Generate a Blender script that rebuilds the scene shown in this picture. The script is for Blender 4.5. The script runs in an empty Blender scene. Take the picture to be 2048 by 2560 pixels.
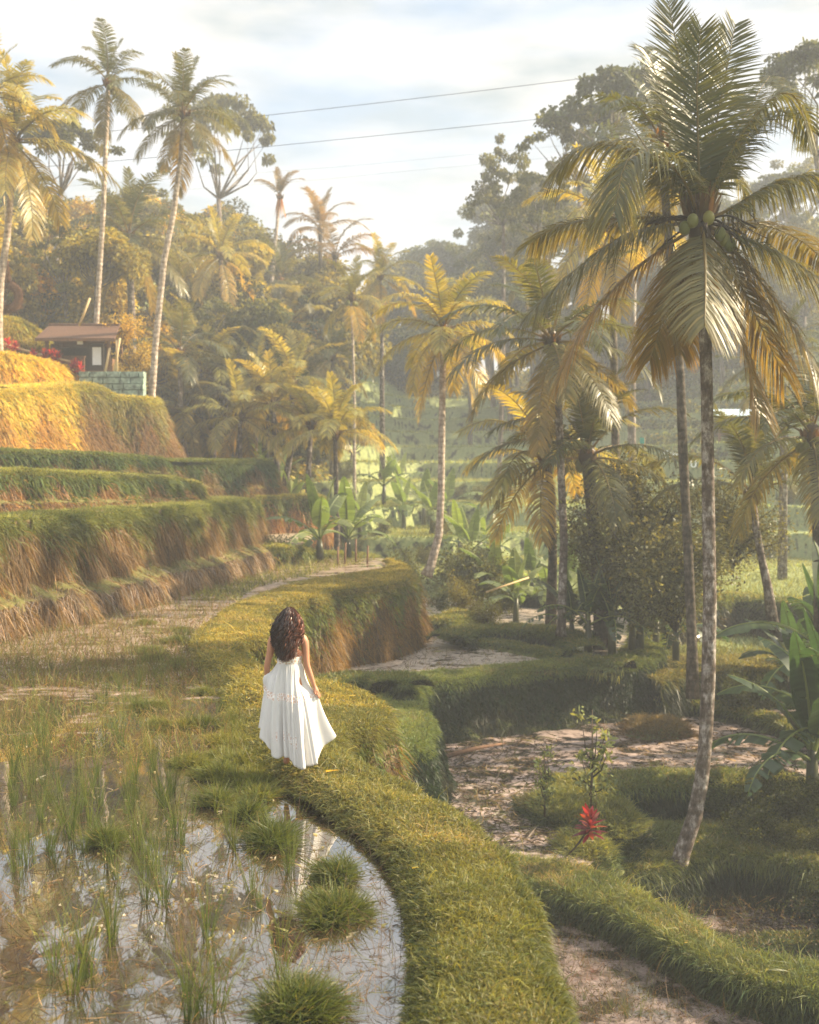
import bpy, bmesh, math, random
import numpy as np
from mathutils import Vector, Matrix, noise
from mathutils.geometry import tessellate_polygon
R = math.radians
random.seed(7); rng = np.random.default_rng(7)
scene = bpy.context.scene
# ------------------------------------------------------------------ camera, sky, sun, exposure
F_PX, CAMZ, TILT = 2700.0, 2.96, math.atan(90 / 2700)
cam_d = bpy.data.cameras.new('camera'); cam = bpy.data.objects.new('camera', cam_d)
scene.collection.objects.link(cam); scene.camera = cam
cam.location = (0, 0, CAMZ); cam.rotation_euler = (math.pi / 2 - TILT, 0, 0)
cam_d.sensor_fit = 'VERTICAL'; cam_d.sensor_height = 36; cam_d.lens = F_PX / 2560 * 36
cam_d.clip_start = 0.1; cam_d.clip_end = 3000
cam_d.dof.use_dof = True; cam_d.dof.focus_distance = 11.0; cam_d.dof.aperture_fstop = 1.9
SUN_AZ, SUN_EL = R(80), R(34)          # azimuth clockwise from the view direction
w = bpy.data.worlds.new('World'); scene.world = w; w.use_nodes = True
nt = w.node_tree; nt.nodes.clear(); N = nt.nodes.new; K = nt.links.new
out = N('ShaderNodeOutputWorld'); bg = N('ShaderNodeBackground'); bg.inputs[1].default_value = 0.105
sky = N('ShaderNodeTexSky'); sky.sky_type = 'NISHITA'; sky.sun_disc = False
sky.sun_elevation = SUN_EL; sky.sun_rotation = SUN_AZ; sky.dust_density = 2.5; sky.air_density = 1.0
tc = N('ShaderNodeTexCoord'); mp = N('ShaderNodeMapping'); mp.inputs['Scale'].default_value = (1.6, 1.0, 5.5)
n1 = N('ShaderNodeTexNoise'); n1.inputs['Scale'].default_value = 2.1; n1.inputs['Detail'].default_value = 9; n1.inputs['Roughness'].default_value = 0.55
n1.inputs['Distortion'].default_value = 0.35
cr = N('ShaderNodeValToRGB'); cr.color_ramp.elements[0].position = 0.30; cr.color_ramp.elements[1].position = 0.56
cr.color_ramp.elements[0].color = (0.5, 0.5, 0.5, 1)
n2 = N('ShaderNodeTexNoise'); n2.inputs['Scale'].default_value = 4.3; n2.inputs['Detail'].default_value = 7
cc = N('ShaderNodeValToRGB'); cc.color_ramp.elements[0].position = 0.36; cc.color_ramp.elements[1].position = 0.6
cc.color_ramp.elements[0].color = (1.6, 1.9, 2.05, 1); cc.color_ramp.elements[1].color = (3.2, 3.1, 3.0, 1)
mx = N('ShaderNodeMixRGB')
K(tc.outputs['Generated'], mp.inputs[0]); K(mp.outputs[0], n1.inputs['Vector']); K(mp.outputs[0], n2.inputs['Vector'])
K(n1.outputs['Fac'], cr.inputs[0]); K(n2.outputs['Fac'], cc.inputs[0])
K(cr.outputs[0], mx.inputs[0]); K(sky.outputs[0], mx.inputs[1]); K(cc.outputs[0], mx.inputs[2])
# sky scaled up overhead, out of view, to add fill light
sp = N('ShaderNodeSeparateXYZ'); K(tc.outputs['Generated'], sp.inputs[0])
mr = N('ShaderNodeMapRange'); mr.inputs['From Min'].default_value = 0.5; mr.inputs['From Max'].default_value = 0.85
mr.inputs['To Min'].default_value = 1.0; mr.inputs['To Max'].default_value = 2.2; K(sp.outputs['Z'], mr.inputs['Value'])
vm = N('ShaderNodeVectorMath'); vm.operation = 'SCALE'; K(mx.outputs[0], vm.inputs[0]); K(mr.outputs[0], vm.inputs['Scale'])
K(vm.outputs[0], bg.inputs[0]); K(bg.outputs[0], out.inputs[0])
sd = bpy.data.lights.new('sun', 'SUN'); sun = bpy.data.objects.new('sun', sd); scene.collection.objects.link(sun)
sd.energy = 5.0; sd.angle = R(1.0); sd.color = (1.0, 0.83, 0.57)
sdir = Vector((math.sin(SUN_AZ) * math.cos(SUN_EL), math.cos(SUN_AZ) * math.cos(SUN_EL), math.sin(SUN_EL)))
sun.rotation_euler = sdir.to_track_quat('Z', 'Y').to_euler(); sun.location = (30, 20, 40)
vs = scene.view_settings; vs.view_transform = 'Standard'; vs.look = 'None'; vs.exposure = 1.66; vs.gamma = 1
cy = scene.cycles; cy.use_denoising = True; cy.max_bounces = 6; cy.diffuse_bounces = 3; cy.glossy_bounces = 3
cy.transmission_bounces = 4; cy.volume_bounces = 0; cy.transparent_max_bounces = 6
cy.sample_clamp_indirect = 6; cy.volume_step_rate = 4
# ------------------------------------------------------------------ picture geometry -> place geometry
CA, SA = math.cos(TILT), math.sin(TILT)
def ray(px, py):
    u = (px - 1024) / F_PX; v = (1280 - py) / F_PX
    return np.array([u, CA + v * SA, -SA + v * CA])
def at(px, py, Y):
    d = ray(px, py); return np.array([0, 0, CAMZ]) + d * (Y / d[1])
def gp(px, py, z):
    d = ray(px, py); return np.array([0, 0, CAMZ]) + d * ((z - CAMZ) / d[2])
# ------------------------------------------------------------------ material helpers
def mat(name, build):
    m = bpy.data.materials.new(name); m.use_nodes = True; t = m.node_tree; t.nodes.clear()
    o = t.nodes.new('ShaderNodeOutputMaterial'); build(t, t.nodes.new, t.links.new, o); return m
def nz(t, scale, detail=4, vec=None, rough=0.55, sc=None, coord='Object'):
    c = t.nodes.new('ShaderNodeTexCoord'); n = t.nodes.new('ShaderNodeTexNoise')
    n.inputs['Scale'].default_value = scale; n.inputs['Detail'].default_value = detail; n.inputs['Roughness'].default_value = rough
    if sc:
        m = t.nodes.new('ShaderNodeMapping'); m.inputs['Scale'].default_value = sc
        t.links.new(c.outputs[coord], m.inputs[0]); t.links.new(m.outputs[0], n.inputs['Vector'])
    else: t.links.new(c.outputs[coord], n.inputs['Vector'])
    return n.outputs['Fac']
def ramp(t, fac, stops, interp='LINEAR'):
    r = t.nodes.new('ShaderNodeValToRGB'); r.color_ramp.interpolation = interp; e = r.color_ramp.elements
    while len(e) < len(stops): e.new(0.5)
    for i, (p, c) in enumerate(stops):
        e[i].position = p; e[i].color = (*c, 1) if len(c) == 3 else c
    t.links.new(fac, r.inputs[0]); return r.outputs[0]
def mixc(t, f, a, b, mode='MIX'):
    m = t.nodes.new('ShaderNodeMixRGB'); m.blend_type = mode
    for s, v in ((m.inputs[0], f), (m.inputs[1], a), (m.inputs[2], b)):
        if isinstance(v, (int, float)): s.default_value = v
        elif isinstance(v, tuple): s.default_value = (*v, 1)
        else: t.links.new(v, s)
    return m.outputs[0]
def bump(t, h, strength=0.5, dist=0.05):
    b = t.nodes.new('ShaderNodeBump'); b.inputs['Strength'].default_value = strength; b.inputs['Distance'].default_value = dist
    t.links.new(h, b.inputs['Height']); return b.outputs[0]
def pbsdf(t, col, rough=0.7, nrm=None, spec=0.3, **kw):
    p = t.nodes.new('ShaderNodeBsdfPrincipled')
    if isinstance(col, tuple): p.inputs['Base Color'].default_value = (*col, 1)
    else: t.links.new(col, p.inputs['Base Color'])
    if isinstance(rough, (int, float)): p.inputs['Roughness'].default_value = rough
    else: t.links.new(rough, p.inputs['Roughness'])
    p.inputs['Specular IOR Level'].default_value = spec
    if nrm is not None: t.links.new(nrm, p.inputs['Normal'])
    for k, v in kw.items(): p.inputs[k].default_value = v
    return p
def leaf_mat(name, trans=0.45, rough=0.5, tint=(1, 1, 1), tcol=(1.25, 1.15, 0.55), vary=0.35, spec=0.3):
    def b(t, N, K, o):
        a = N('ShaderNodeAttribute'); a.attribute_name = 'Col'
        oi = N('ShaderNodeObjectInfo')
        v = ramp(t, oi.outputs['Random'], [(0, (1 - vary, 1 - vary * .8, 1 - vary)), (0.5, (1, 1, 1)), (1, (1 + vary, 1 + vary * .55, 1 - vary * .3))])
        c = mixc(t, 1, mixc(t, 1, a.outputs['Color'], v, 'MULTIPLY'), tint, 'MULTIPLY')
        p = pbsdf(t, c, rough, spec=spec)
        tr = N('ShaderNodeBsdfTranslucent'); K(mixc(t, 1, c, tcol, 'MULTIPLY'), tr.inputs[0])
        m = N('ShaderNodeMixShader'); m.inputs[0].default_value = trans
        K(p.outputs[0], m.inputs[1]); K(tr.outputs[0], m.inputs[2]); K(m.outputs[0], o.inputs[0])
    return mat(name, b)
def plain(name, col, rough=0.7, var=0.25, scale=8, bumpd=0.01, spec=0.3, sc=None, **kw):
    def b(t, N, K, o):
        f = nz(t, scale, 6, sc=sc)
        c = mixc(t, 1, col, ramp(t, f, [(0.3, (1 - var,) * 3), (0.7, (1 + var,) * 3)]), 'MULTIPLY')
        p = pbsdf(t, c, rough, bump(t, f, 0.6, bumpd), spec, **kw); K(p.outputs[0], o.inputs[0])
    return mat(name, b)
M = {}
M['grass'] = leaf_mat('grass_blades', 0.45, 0.45)
M['palm'] = leaf_mat('palm_leaf', 0.5, 0.38, vary=0.22, tcol=(1.5, 1.15, 0.4), spec=0.5)
M['leaf'] = leaf_mat('tree_leaf', 0.45, 0.5, vary=0.35, tcol=(1.5, 1.2, 0.45))
M['banana'] = leaf_mat('banana_leaf', 0.4, 0.35, vary=0.2, tcol=(1.1, 1.3, 0.5), spec=0.5)
M['red'] = leaf_mat('red_leaf', 0.45, 0.35, vary=0.1, tcol=(1.4, 0.8, 0.6), spec=0.5)
def earth(top1, top2, wall1, wall2, wall3):
    def b(t, N, K, o):
        g = N('ShaderNodeNewGeometry'); s = N('ShaderNodeSeparateXYZ'); K(g.outputs['Normal'], s.inputs[0])
        a = N('ShaderNodeMath'); a.operation = 'ADD'; K(s.outputs['Z'], a.inputs[0])
        n = nz(t, 2.5, 6); n_ = N('ShaderNodeMath'); n_.operation = 'MULTIPLY_ADD'; K(n, n_.inputs[0]); n_.inputs[1].default_value = 0.9; n_.inputs[2].default_value = -0.45
        K(n_.outputs[0], a.inputs[1])
        f = ramp(t, a.outputs[0], [(0.35, (0, 0, 0)), (0.6, (1, 1, 1))])
        top = ramp(t, nz(t, 5, 8), [(0.35, top1), (0.65, top2)])
        wl = ramp(t, nz(t, 3.0, 9, sc=(2.2, 2.2, 0.45), rough=0.7), [(0.32, wall1), (0.5, wall2), (0.68, wall3)])
        c = mixc(t, f, wl, top)
        h = nz(t, 9, 8, rough=0.7)
        p = pbsdf(t, c, 0.9, bump(t, h, 0.9, 0.06), 0.15); K(p.outputs[0], o.inputs[0])
    return b
M['earth_warm'] = mat('terrace_soil_warm', earth((.10, .10, .03), (.17, .15, .05), (.045, .03, .016), (.12, .078, .042), (.26, .19, .13)))
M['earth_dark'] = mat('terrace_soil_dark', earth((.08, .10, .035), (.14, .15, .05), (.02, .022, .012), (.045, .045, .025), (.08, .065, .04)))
M['terrain'] = mat('terrain_ground', earth((.18, .22, .085), (.27, .29, .12), (.014, .016, .011), (.028, .03, .018), (.055, .05, .032)))
def mud(name, lo, hi, wet, thr, sc, wetness_rough=0.06, by_y=None, drk=(.035, .026, .02), bumpk=0.35, ior=1.7):
    """paddy surface: shallow water with silt banks standing out of it."""
    def b(t, N, K, o):
        n = nz(t, wet, 9, sc=sc, rough=0.62, coord='Object')
        fac = n
        if by_y:
            c = N('ShaderNodeTexCoord'); s = N('ShaderNodeSeparateXYZ'); K(c.outputs['Object'], s.inputs[0])
            m = N('ShaderNodeMapRange'); m.inputs['From Min'].default_value = by_y[0]; m.inputs['From Max'].default_value = by_y[1]
            m.inputs['To Min'].default_value = by_y[2]; m.inputs['To Max'].default_value = by_y[3]; K(s.outputs['Y'], m.inputs['Value'])
            ad = N('ShaderNodeMath'); K(n, ad.inputs[0]); K(m.outputs[0], ad.inputs[1]); fac = ad.outputs[0]
        f = ramp(t, fac, [(thr - 0.05, (0, 0, 0)), (thr + 0.05, (1, 1, 1))])
        f2 = nz(t, 5, 9, rough=0.72)
        mc = ramp(t, f2, [(0.30, drk), (0.44, lo), (0.66, hi)])
        hb = nz(t, 12, 6)
        pm = pbsdf(t, mc, 0.35, bump(t, hb, 0.8, 0.04), 0.6)
        wv = nz(t, 1.3, 3, sc=(3, 1, 1))
        pw = pbsdf(t, ramp(t, f2, [(0.3, (.015, .011, .008)), (0.7, (.04, .028, .02))]), wetness_rough, bump(t, wv, bumpk, 0.004), 0.5)
        gl = N('ShaderNodeBsdfGlossy'); gl.inputs['Roughness'].default_value = wetness_rough; gl.inputs[0].default_value = (1, .97, .95, 1)
        K(bump(t, wv, bumpk, 0.004), gl.inputs['Normal'])
        fr = N('ShaderNodeFresnel'); fr.inputs[0].default_value = ior
        mw = N('ShaderNodeMixShader'); K(fr.outputs[0], mw.inputs[0]); K(pw.outputs[0], mw.inputs[1]); K(gl.outputs[0], mw.inputs[2])
        m2 = N('ShaderNodeMixShader'); K(f, m2.inputs[0]); K(mw.outputs[0], m2.inputs[1]); K(pm.outputs[0], m2.inputs[2]); K(m2.outputs[0], o.inputs[0])
    return mat(name, b)
M['paddy_left'] = mud('paddy_left_surface', (.20, .13, .09), (.42, .32, .26), 1.1, 0.5, (1, 1.6, 1), 0.012, (9.0, 18, -0.34, 0.06), ior=3.7)
M['pond'] = mud('pond_surface', (.27, .20, .17), (.50, .39, .345), 1.7, 0.495, (1, 1.25, 1), 0.05, None, ior=3.4)  # mud colours raised to carry the sky's reflection
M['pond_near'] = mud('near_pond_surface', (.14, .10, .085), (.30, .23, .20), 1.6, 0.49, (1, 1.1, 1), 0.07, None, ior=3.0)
def trunkm(name, a, b_, c_, ring=26):
    def b(t, N, K, o):
        c = N('ShaderNodeTexCoord'); wv = N('ShaderNodeTexWave'); wv.bands_direction = 'Z'; wv.inputs['Scale'].default_value = 1.6
        wv.inputs['Distortion'].default_value = 3.5; wv.inputs['Detail'].default_value = 3; wv.inputs['Detail Scale'].default_value = 2
        K(c.outputs['Object'], wv.inputs['Vector'])
        col = ramp(t, nz(t, 7, 9, sc=(1, 1, .5), rough=0.75), [(0.36, a), (0.5, b_), (0.62, c_)])
        col = mixc(t, 0.35, col, ramp(t, wv.outputs['Color'], [(0.1, (.35, .35, .35)), (0.4, (1, 1, 1))]), 'MULTIPLY')
        ad = N('ShaderNodeMath'); K(wv.outputs['Fac'], ad.inputs[0]); K(nz(t, 30, 6), ad.inputs[1])
        p = pbsdf(t, col, 0.85, bump(t, ad.outputs[0], 0.6, 0.02), 0.2); K(p.outputs[0], o.inputs[0])
    return mat(name, b)
M['bark'] = trunkm('palm_bark', (.05, .035, .028), (.13, .10, .08), (.40, .36, .33))
M['bark_pale'] = trunkm('pale_palm_bark', (.16, .12, .09), (.34, .27, .21), (.55, .47, .40))
M['bark_dark'] = trunkm('dark_bark', (.03, .025, .018), (.075, .06, .045), (.16, .13, .10))
# ------------------------------------------------------------------ object helpers
COL = scene.collection
def tag(o, label=None, cat=None, group=None, kind=None):
    if label: o['label'] = label
    if cat: o['category'] = cat
    if group: o['group'] = group
    if kind: o['kind'] = kind
    return o
def empty(name, loc, rz=0.0, s=1.0):
    o = bpy.data.objects.new(name, None); COL.objects.link(o); o.location = loc; o.rotation_euler = (0, 0, rz)
    o.scale = (s, s, s); o.empty_display_size = 0.2; return o
def link(name, me, m=None, parent=None, loc=None):
    o = bpy.data.objects.new(name, me); COL.objects.link(o)
    if m is not None and not me.materials: me.materials.append(m)
    if parent is not None: o.parent = parent
    if loc is not None: o.location = loc
    return o
def npmesh(name, V, faces, cols=None, smooth=True, mat_=None):
    """faces: list of int arrays (n,k)."""
    me = bpy.data.meshes.new(name); V = np.asarray(V, dtype=np.float32)
    faces = [np.asarray(f, dtype=np.int32) for f in faces if len(f)]
    nl = sum(f.size for f in faces); nf = sum(len(f) for f in faces)
    me.vertices.add(len(V)); me.vertices.foreach_set('co', V.ravel())
    me.loops.add(nl); me.loops.foreach_set('vertex_index', np.concatenate([f.ravel() for f in faces]))
    tot = np.concatenate([np.full(len(f), f.shape[1], dtype=np.int32) for f in faces])
    st = np.concatenate([[0], np.cumsum(tot)[:-1]]).astype(np.int32)
    me.polygons.add(nf); me.polygons.foreach_set('loop_start', st); me.polygons.foreach_set('loop_total', tot)
    me.polygons.foreach_set('use_smooth', np.full(nf, smooth))
    if cols is not None:
        ca = me.color_attributes.new('Col', 'FLOAT_COLOR', 'POINT')
        c4 = np.ones((len(V), 4), dtype=np.float32); c4[:, :3] = cols; ca.data.foreach_set('color', c4.ravel())
    me.update(calc_edges=True); me.validate()
    if mat_ is not None: me.materials.append(mat_)
    return me
class Acc:
    """collects pieces (verts, faces, colours) into one mesh."""
    def __init__(s): s.V = []; s.F = {}; s.C = []; s.n = 0
    def add(s, V, faces, C=(1, 1, 1)):
        V = np.asarray(V, float); s.V.append(V)
        C = np.asarray(C, float); s.C.append(np.broadcast_to(C, V.shape).copy() if C.ndim == 1 else C)
        for f in faces:
            f = np.asarray(f)
            if f.size: s.F.setdefault(f.shape[1], []).append(f + s.n)
        s.n += len(V); return s
    def mesh(s, name, m=None, smooth=True):
        return npmesh(name, np.concatenate(s.V), [np.concatenate(f) for f in s.F.values()], np.concatenate(s.C), smooth, m)
def unit(v): return v / np.maximum(np.linalg.norm(v, axis=-1, keepdims=True), 1e-9)
def blades(P, D, L, W, B, C, tipc=None, seg=2, side=None, prof=None, flat=0.0):
    """tapered curved strips. P base, D unit growth dir, L length, W width, B bend vector (x length)."""
    n = len(P); L = np.asarray(L)[:, None]; W = np.asarray(W)[:, None]
    if side is None:
        r = rng.normal(size=(n, 3)); side = unit(np.cross(D, r))
    ts = np.linspace(0, 1, seg + 1); V = []; CC = []
    if prof is None: prof = [1.0, 0.85, 0.5, 0.3][:seg] if seg <= 4 else list(np.linspace(1, .3, seg))
    for i, t in enumerate(ts[:-1]):
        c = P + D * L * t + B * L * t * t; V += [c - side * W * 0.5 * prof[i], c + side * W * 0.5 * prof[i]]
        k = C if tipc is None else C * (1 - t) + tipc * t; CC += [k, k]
    V.append(P + D * L + B * L); CC.append(C if tipc is None else tipc)
    m = 2 * seg + 1; V = np.stack(V, 1).reshape(-1, 3); CC = np.stack(CC, 1).reshape(-1, 3)
    b = np.arange(n)[:, None] * m; Q = []
    for i in range(seg - 1): Q.append(b + np.array([[2 * i, 2 * i + 1, 2 * i + 3, 2 * i + 2]]))
    T = b + np.array([[m - 3, m - 2, m - 1]])
    return V, [np.concatenate(Q) if Q else np.zeros((0, 4), int), T], CC
def tube(path, rad, nsides=8, cap=True, twist=0):
    P = np.asarray(path, float); n = len(P); rad = np.broadcast_to(np.asarray(rad, float), (n,))
    T = unit(np.gradient(P, axis=0)); a = np.array([1.0, 0, 0]) if abs(T[0][0]) < 0.8 else np.array([0, 1.0, 0])
    S = unit(np.cross(T, a)); U = np.cross(S, T)
    th = np.arange(nsides) / nsides * 2 * math.pi
    V = P[:, None] + rad[:, None, None] * (np.cos(th)[None, :, None] * S[:, None] + np.sin(th)[None, :, None] * U[:, None])
    V = V.reshape(-1, 3); i, j = np.meshgrid(np.arange(n - 1), np.arange(nsides), indexing='ij'); k = (j + 1) % nsides
    Q = np.stack([i * nsides + j, i * nsides + k, (i + 1) * nsides + k, (i + 1) * nsides + j], -1).reshape(-1, 4)
    fs = [Q]
    if cap:
        V = np.concatenate([V, P[:1], P[-1:]]); q = n * nsides; jj = np.arange(nsides); kk = (jj + 1) % nsides
        fs.append(np.concatenate([np.stack([kk, jj, np.full(nsides, q)], -1), np.stack([(n - 1) * nsides + jj, (n - 1) * nsides + kk, np.full(nsides, q + 1)], -1)]))
    return V, fs
def box(c, s, rz=0.0, taper=1.0):
    x, y, z = np.array(s) / 2; V = np.array([[sx * x * (taper if sz > 0 else 1), sy * y * (taper if sz > 0 else 1), sz * z] for sz in (-1, 1) for sx, sy in ((-1, -1), (1, -1), (1, 1), (-1, 1))], float)
    cr_, sr = math.cos(rz), math.sin(rz); V = V @ np.array([[cr_, sr, 0], [-sr, cr_, 0], [0, 0, 1]]) + np.array(c)
    return V, [np.array([[3, 2, 1, 0], [4, 5, 6, 7], [0, 1, 5, 4], [1, 2, 6, 5], [2, 3, 7, 6], [3, 0, 4, 7]])]
def ellips(c, r, n=12, m=8):
    V = []; 
    for i in range(m + 1):
        p = math.pi * i / m
        for j in range(n):
            q = 2 * math.pi * j / n; V.append((c[0] + r[0] * math.sin(p) * math.cos(q), c[1] + r[1] * math.sin(p) * math.sin(q), c[2] + r[2] * math.cos(p)))
    i, j = np.meshgrid(np.arange(m), np.arange(n), indexing='ij'); k = (j + 1) % n
    return np.array(V), [np.stack([i * n + j, (i + 1) * n + j, (i + 1) * n + k, i * n + k], -1).reshape(-1, 4)]
def spline(P, ds, closed=False):
    P = np.asarray(P, float); E = np.vstack([2 * P[0] - P[1], P, 2 * P[-1] - P[-2]]); o = []
    for i in range(1, len(E) - 2):
        a, b, c, d = E[i - 1], E[i], E[i + 1], E[i + 2]; k = max(1, int(np.linalg.norm((c - b)[:2]) / ds))
        for t in np.arange(k) / k:
            o.append(0.5 * (2 * b + (c - a) * t + (2 * a - 5 * b + 4 * c - d) * t * t + (3 * b - a - 3 * c + d) * t ** 3))
    o.append(E[-2]); return np.array(o)
def nz2(P, s, seed=0.0, oct=4):
    """fractal noise in about -1..1 for an (n,3) array."""
    return np.array([noise.fractal(Vector((p[0] * s + seed, p[1] * s - seed, p[2] * s + seed * .5)), 0.9, 2.1, oct) for p in P])
# ------------------------------------------------------------------ terraces
GRASS_ALL = []
def shade(base, n, v=0.25, hue=0.12):
    k = 1 + rng.normal(size=(n, 1)) * v; h = rng.normal(size=(n, 1)) * hue
    c = np.array(base)[None] * np.clip(k, .35, 1.9); return np.clip(c * np.hstack([1 + h, 1 + h * .2, 1 - h]), 0.003, 0.95)
GG = dict(path=(.165, .165, .055), path2=(.27, .245, .075), warm=(.17, .15, .035), dark=(.085, .11, .035), dark2=(.13, .15, .045), brown=(.15, .095, .045),
          straw=(.30, .24, .12), fern=(.10, .13, .035), deep=(.035, .05, .018))
def bank(name, rows, mat_, ds=0.12, inner_w=None, zin=0.14, batter=0.18, rough=0.09, notch=0.18, foot=0.12, ledge=None, seed=1.0,
         top=None, blade=(0.05, 0.012), dens=1800, wallg=None, wall_len=0.18, wall_dens=500, grass=True, flare=0.0, label=None, hang=(.17, .095, .035), lipdens=1.0):
    """rows: (lip xyz, inner xyz or None, base z). Outward is the right-hand side of travel."""
    lip = np.array([r[0] for r in rows], float)
    data = np.hstack([lip, np.array([[r[2]] for r in rows], float)])
    if inner_w is None: data = np.hstack([data, np.array([r[1] for r in rows], float)])
    D = spline(data, ds); A = D[:, :3]; zb = D[:, 3]; n = len(A)
    T = np.gradient(A[:, :2], axis=0); T = unit(T)
    for _ in range(4): T = unit((np.roll(T, 1, 0) * .5 + T + np.roll(T, -1, 0) * .5) if False else np.vstack([T[:1], (T[:-2] + 2 * T[1:-1] + T[2:]) / 4, T[-1:]]))
    O = np.column_stack([T[:, 1], -T[:, 0], np.zeros(n)])
    I = D[:, 4:7] if inner_w is None else A - O * inner_w * (1 + .25 * nz2(A, .5, seed + 9))[:, None]
    s = np.concatenate([[0], np.cumsum(np.linalg.norm(np.diff(A[:, :2], axis=0), axis=1))])
    wn = np.array([noise.fractal(Vector((x * .9 + seed * 7, seed, 0)), 1, 2, 4) for x in s])          # vertical gullies
    wn2 = np.array([noise.fractal(Vector((x * 3.1 + seed * 3, seed * 2, 0)), 1, 2, 3) for x in s])
    H = A[:, 2] - zb; rows_ = []; vtag = []
    tn = nz2(A, 1.4, seed)
    for q in (0.0, 0.08, 0.22, 0.4, 0.6, 0.78, 0.92):
        p = I * (1 - q) + A * q; p = p.copy()
        z = A[:, 2] + 0.05 * math.sin(q * math.pi) + 0.05 * nz2(p, 2.0, seed + 3, 5)
        e = max(0, 1 - q / 0.1); p[:, 2] = z - zin * e - (0.03 if q == 0.08 else 0)
        rows_.append(p); vtag.append(np.full(n, -1 + q))
    nw = 14
    for i in range(nw + 1):
        v = i / nw; d = H * v
        off = 0.03 + 0.05 * math.sin(min(1, v * 6) * math.pi / 2) + batter * d + foot * v ** 4
        off = off + wn * notch * math.sin(min(1, v * 2 + .1) * math.pi / 2) + wn2 * notch * .35 * v
        if ledge is not None:
            off = off + ledge * np.clip((v - 0.62 + 0.05 * wn2) * 12, 0, 1)
        if flare: off = off + flare * v * v
        p = A + O * np.asarray(off)[:, None]; p[:, 2] = A[:, 2] - 0.02 - d * (1 if v > 0.02 else 1)
        nn = nz2(p, 2.6, seed + 5); p = p + O * (nn * rough)[:, None] * (1 if v < 1 else .5)
        if i == nw: p[:, 2] = zb - 0.12
        rows_.append(p); vtag.append(np.full(n, v))
    G = np.stack(rows_, 0); m = len(rows_); V = G.reshape(-1, 3)
    i, j = np.meshgrid(np.arange(m - 1), np.arange(n - 1), indexing='ij')
    Q = np.stack([i * n + j, (i + 1) * n + j, (i + 1) * n + j + 1, i * n + j + 1], -1).reshape(-1, 4)
    me = npmesh(name, V, [Q], None, True, mat_); ob = tag(link(name, me), label, None, None, 'structure')
    if not grass: return ob, G
    # blades
    tri = G[:-1, :-1], G[1:, :-1], G[:-1, 1:], G[1:, 1:]
    area = np.linalg.norm(np.cross(tri[1] - tri[0], tri[2] - tri[0]), axis=-1)
    nrm = unit(np.cross(tri[1] - tri[0], tri[2] - tri[0])); vt = np.stack(vtag)[:-1, :-1]
    cen = tri[0]
    def pick(mask, density):
        a = (area * mask).ravel(); k = int(a.sum() * density)
        if k < 1: return None
        ix = rng.choice(len(a), k, p=a / a.sum()); ii, jj = np.unravel_index(ix, area.shape)
        u, v = rng.random((2, k, 1)); 
        p = tri[0][ii, jj] * (1 - u) * (1 - v) + tri[1][ii, jj] * u * (1 - v) + tri[2][ii, jj] * (1 - u) * v + tri[3][ii, jj] * u * v
        return p, nrm[ii, jj], ii, jj, vt[ii, jj]
    acc = Acc(); bl, bw = blade; top = top or (GG['path'], GG['path2'])
    r = pick((vt < 0.05).astype(float), dens)
    if r:
        p, nr, ii, jj, v = r; k = len(p); patch = np.clip(0.5 + 1.1 * nz2(p[::7], 0.9, seed + 21), 0, 1).repeat(7)[:k] if k > 7 else np.zeros(k)
        if len(patch) < k: patch = np.resize(patch, k)
        patch = np.clip(0.5 + 0.9 * np.sin(p[:, 0] * 2.1 + 3 * np.sin(p[:, 1] * 1.3)) * np.cos(p[:, 1] * 2.7 + p[:, 0]) + rng.normal(size=k) * .3, 0, 1)
        c = shade(top[0], k) * (1 - patch[:, None]) + shade(top[1], k) * patch[:, None]
        d = unit(np.array([[0, 0, 1.0]]) + rng.normal(size=(k, 3)) * [.55, .55, .1] + O[jj] * np.clip(v + .25, 0, 1)[:, None] * 1.0)
        L = bl * (0.6 + rng.gamma(3, .22, k)); b = np.column_stack([rng.normal(size=k) * .3, rng.normal(size=k) * .3, -0.15 - .3 * rng.random(k)])
        dead = rng.random(k) < .08; c[dead] = shade(GG['straw'], dead.sum())
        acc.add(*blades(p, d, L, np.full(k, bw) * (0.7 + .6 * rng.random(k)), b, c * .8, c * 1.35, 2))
    # lip fringe, hanging over the edge
    r = pick(((vt > -0.12) & (vt < 0.16)).astype(float), dens * 1.1 * lipdens)
    if r:
        p, nr, ii, jj, v = r; k = len(p)
        c = shade(top[0], k) * .8; d = unit(O[jj] * .9 + np.array([[0, 0, .35]]) + rng.normal(size=(k, 3)) * .4)
        acc.add(*blades(p, d, bl * (1.0 + rng.gamma(3, .3, k)), np.full(k, bw) * 1.1, np.column_stack([np.zeros((k, 2)), -.4 - .6 * rng.random(k)]), c, c * 1.3, 2))
    # wall growth: drooping straw, ferns
    if wall_dens:
        wg = wallg or (GG['fern'], hang)
        r = pick(((vt > 0.02) & (vt < 0.97)).astype(float), wall_dens)
        p, nr, ii, jj, v = r; k = len(p)
        mask = np.sin(p[:, 0] * 3.1 + p[:, 1] * 1.7 + 2 * np.sin(p[:, 0] * 1.3)) * .22 + rng.normal(size=k) * .16
        green = (v + mask) < 0.36
        c = np.where(green[:, None], shade(wg[0], k), shade(wg[1], k, .35)); 
        L = wall_len * np.where(green, .7, 1.15) * (0.5 + rng.gamma(3, .25, k))
        d = unit(O[jj] * np.where(green, .9, .4)[:, None] + np.array([[0, 0, .1]]) + rng.normal(size=(k, 3)) * .45 - np.where(green, 0, .7)[:, None] * np.array([[0, 0, 1.0]]))
        acc.add(*blades(p, d, L, bw * np.where(green, 2.0, 1.0) * (.7 + .6 * rng.random(k)), np.column_stack([np.zeros((k, 2)), -.5 - .6 * rng.random(k)]), c * .8, c * 1.25, 2))
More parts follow.
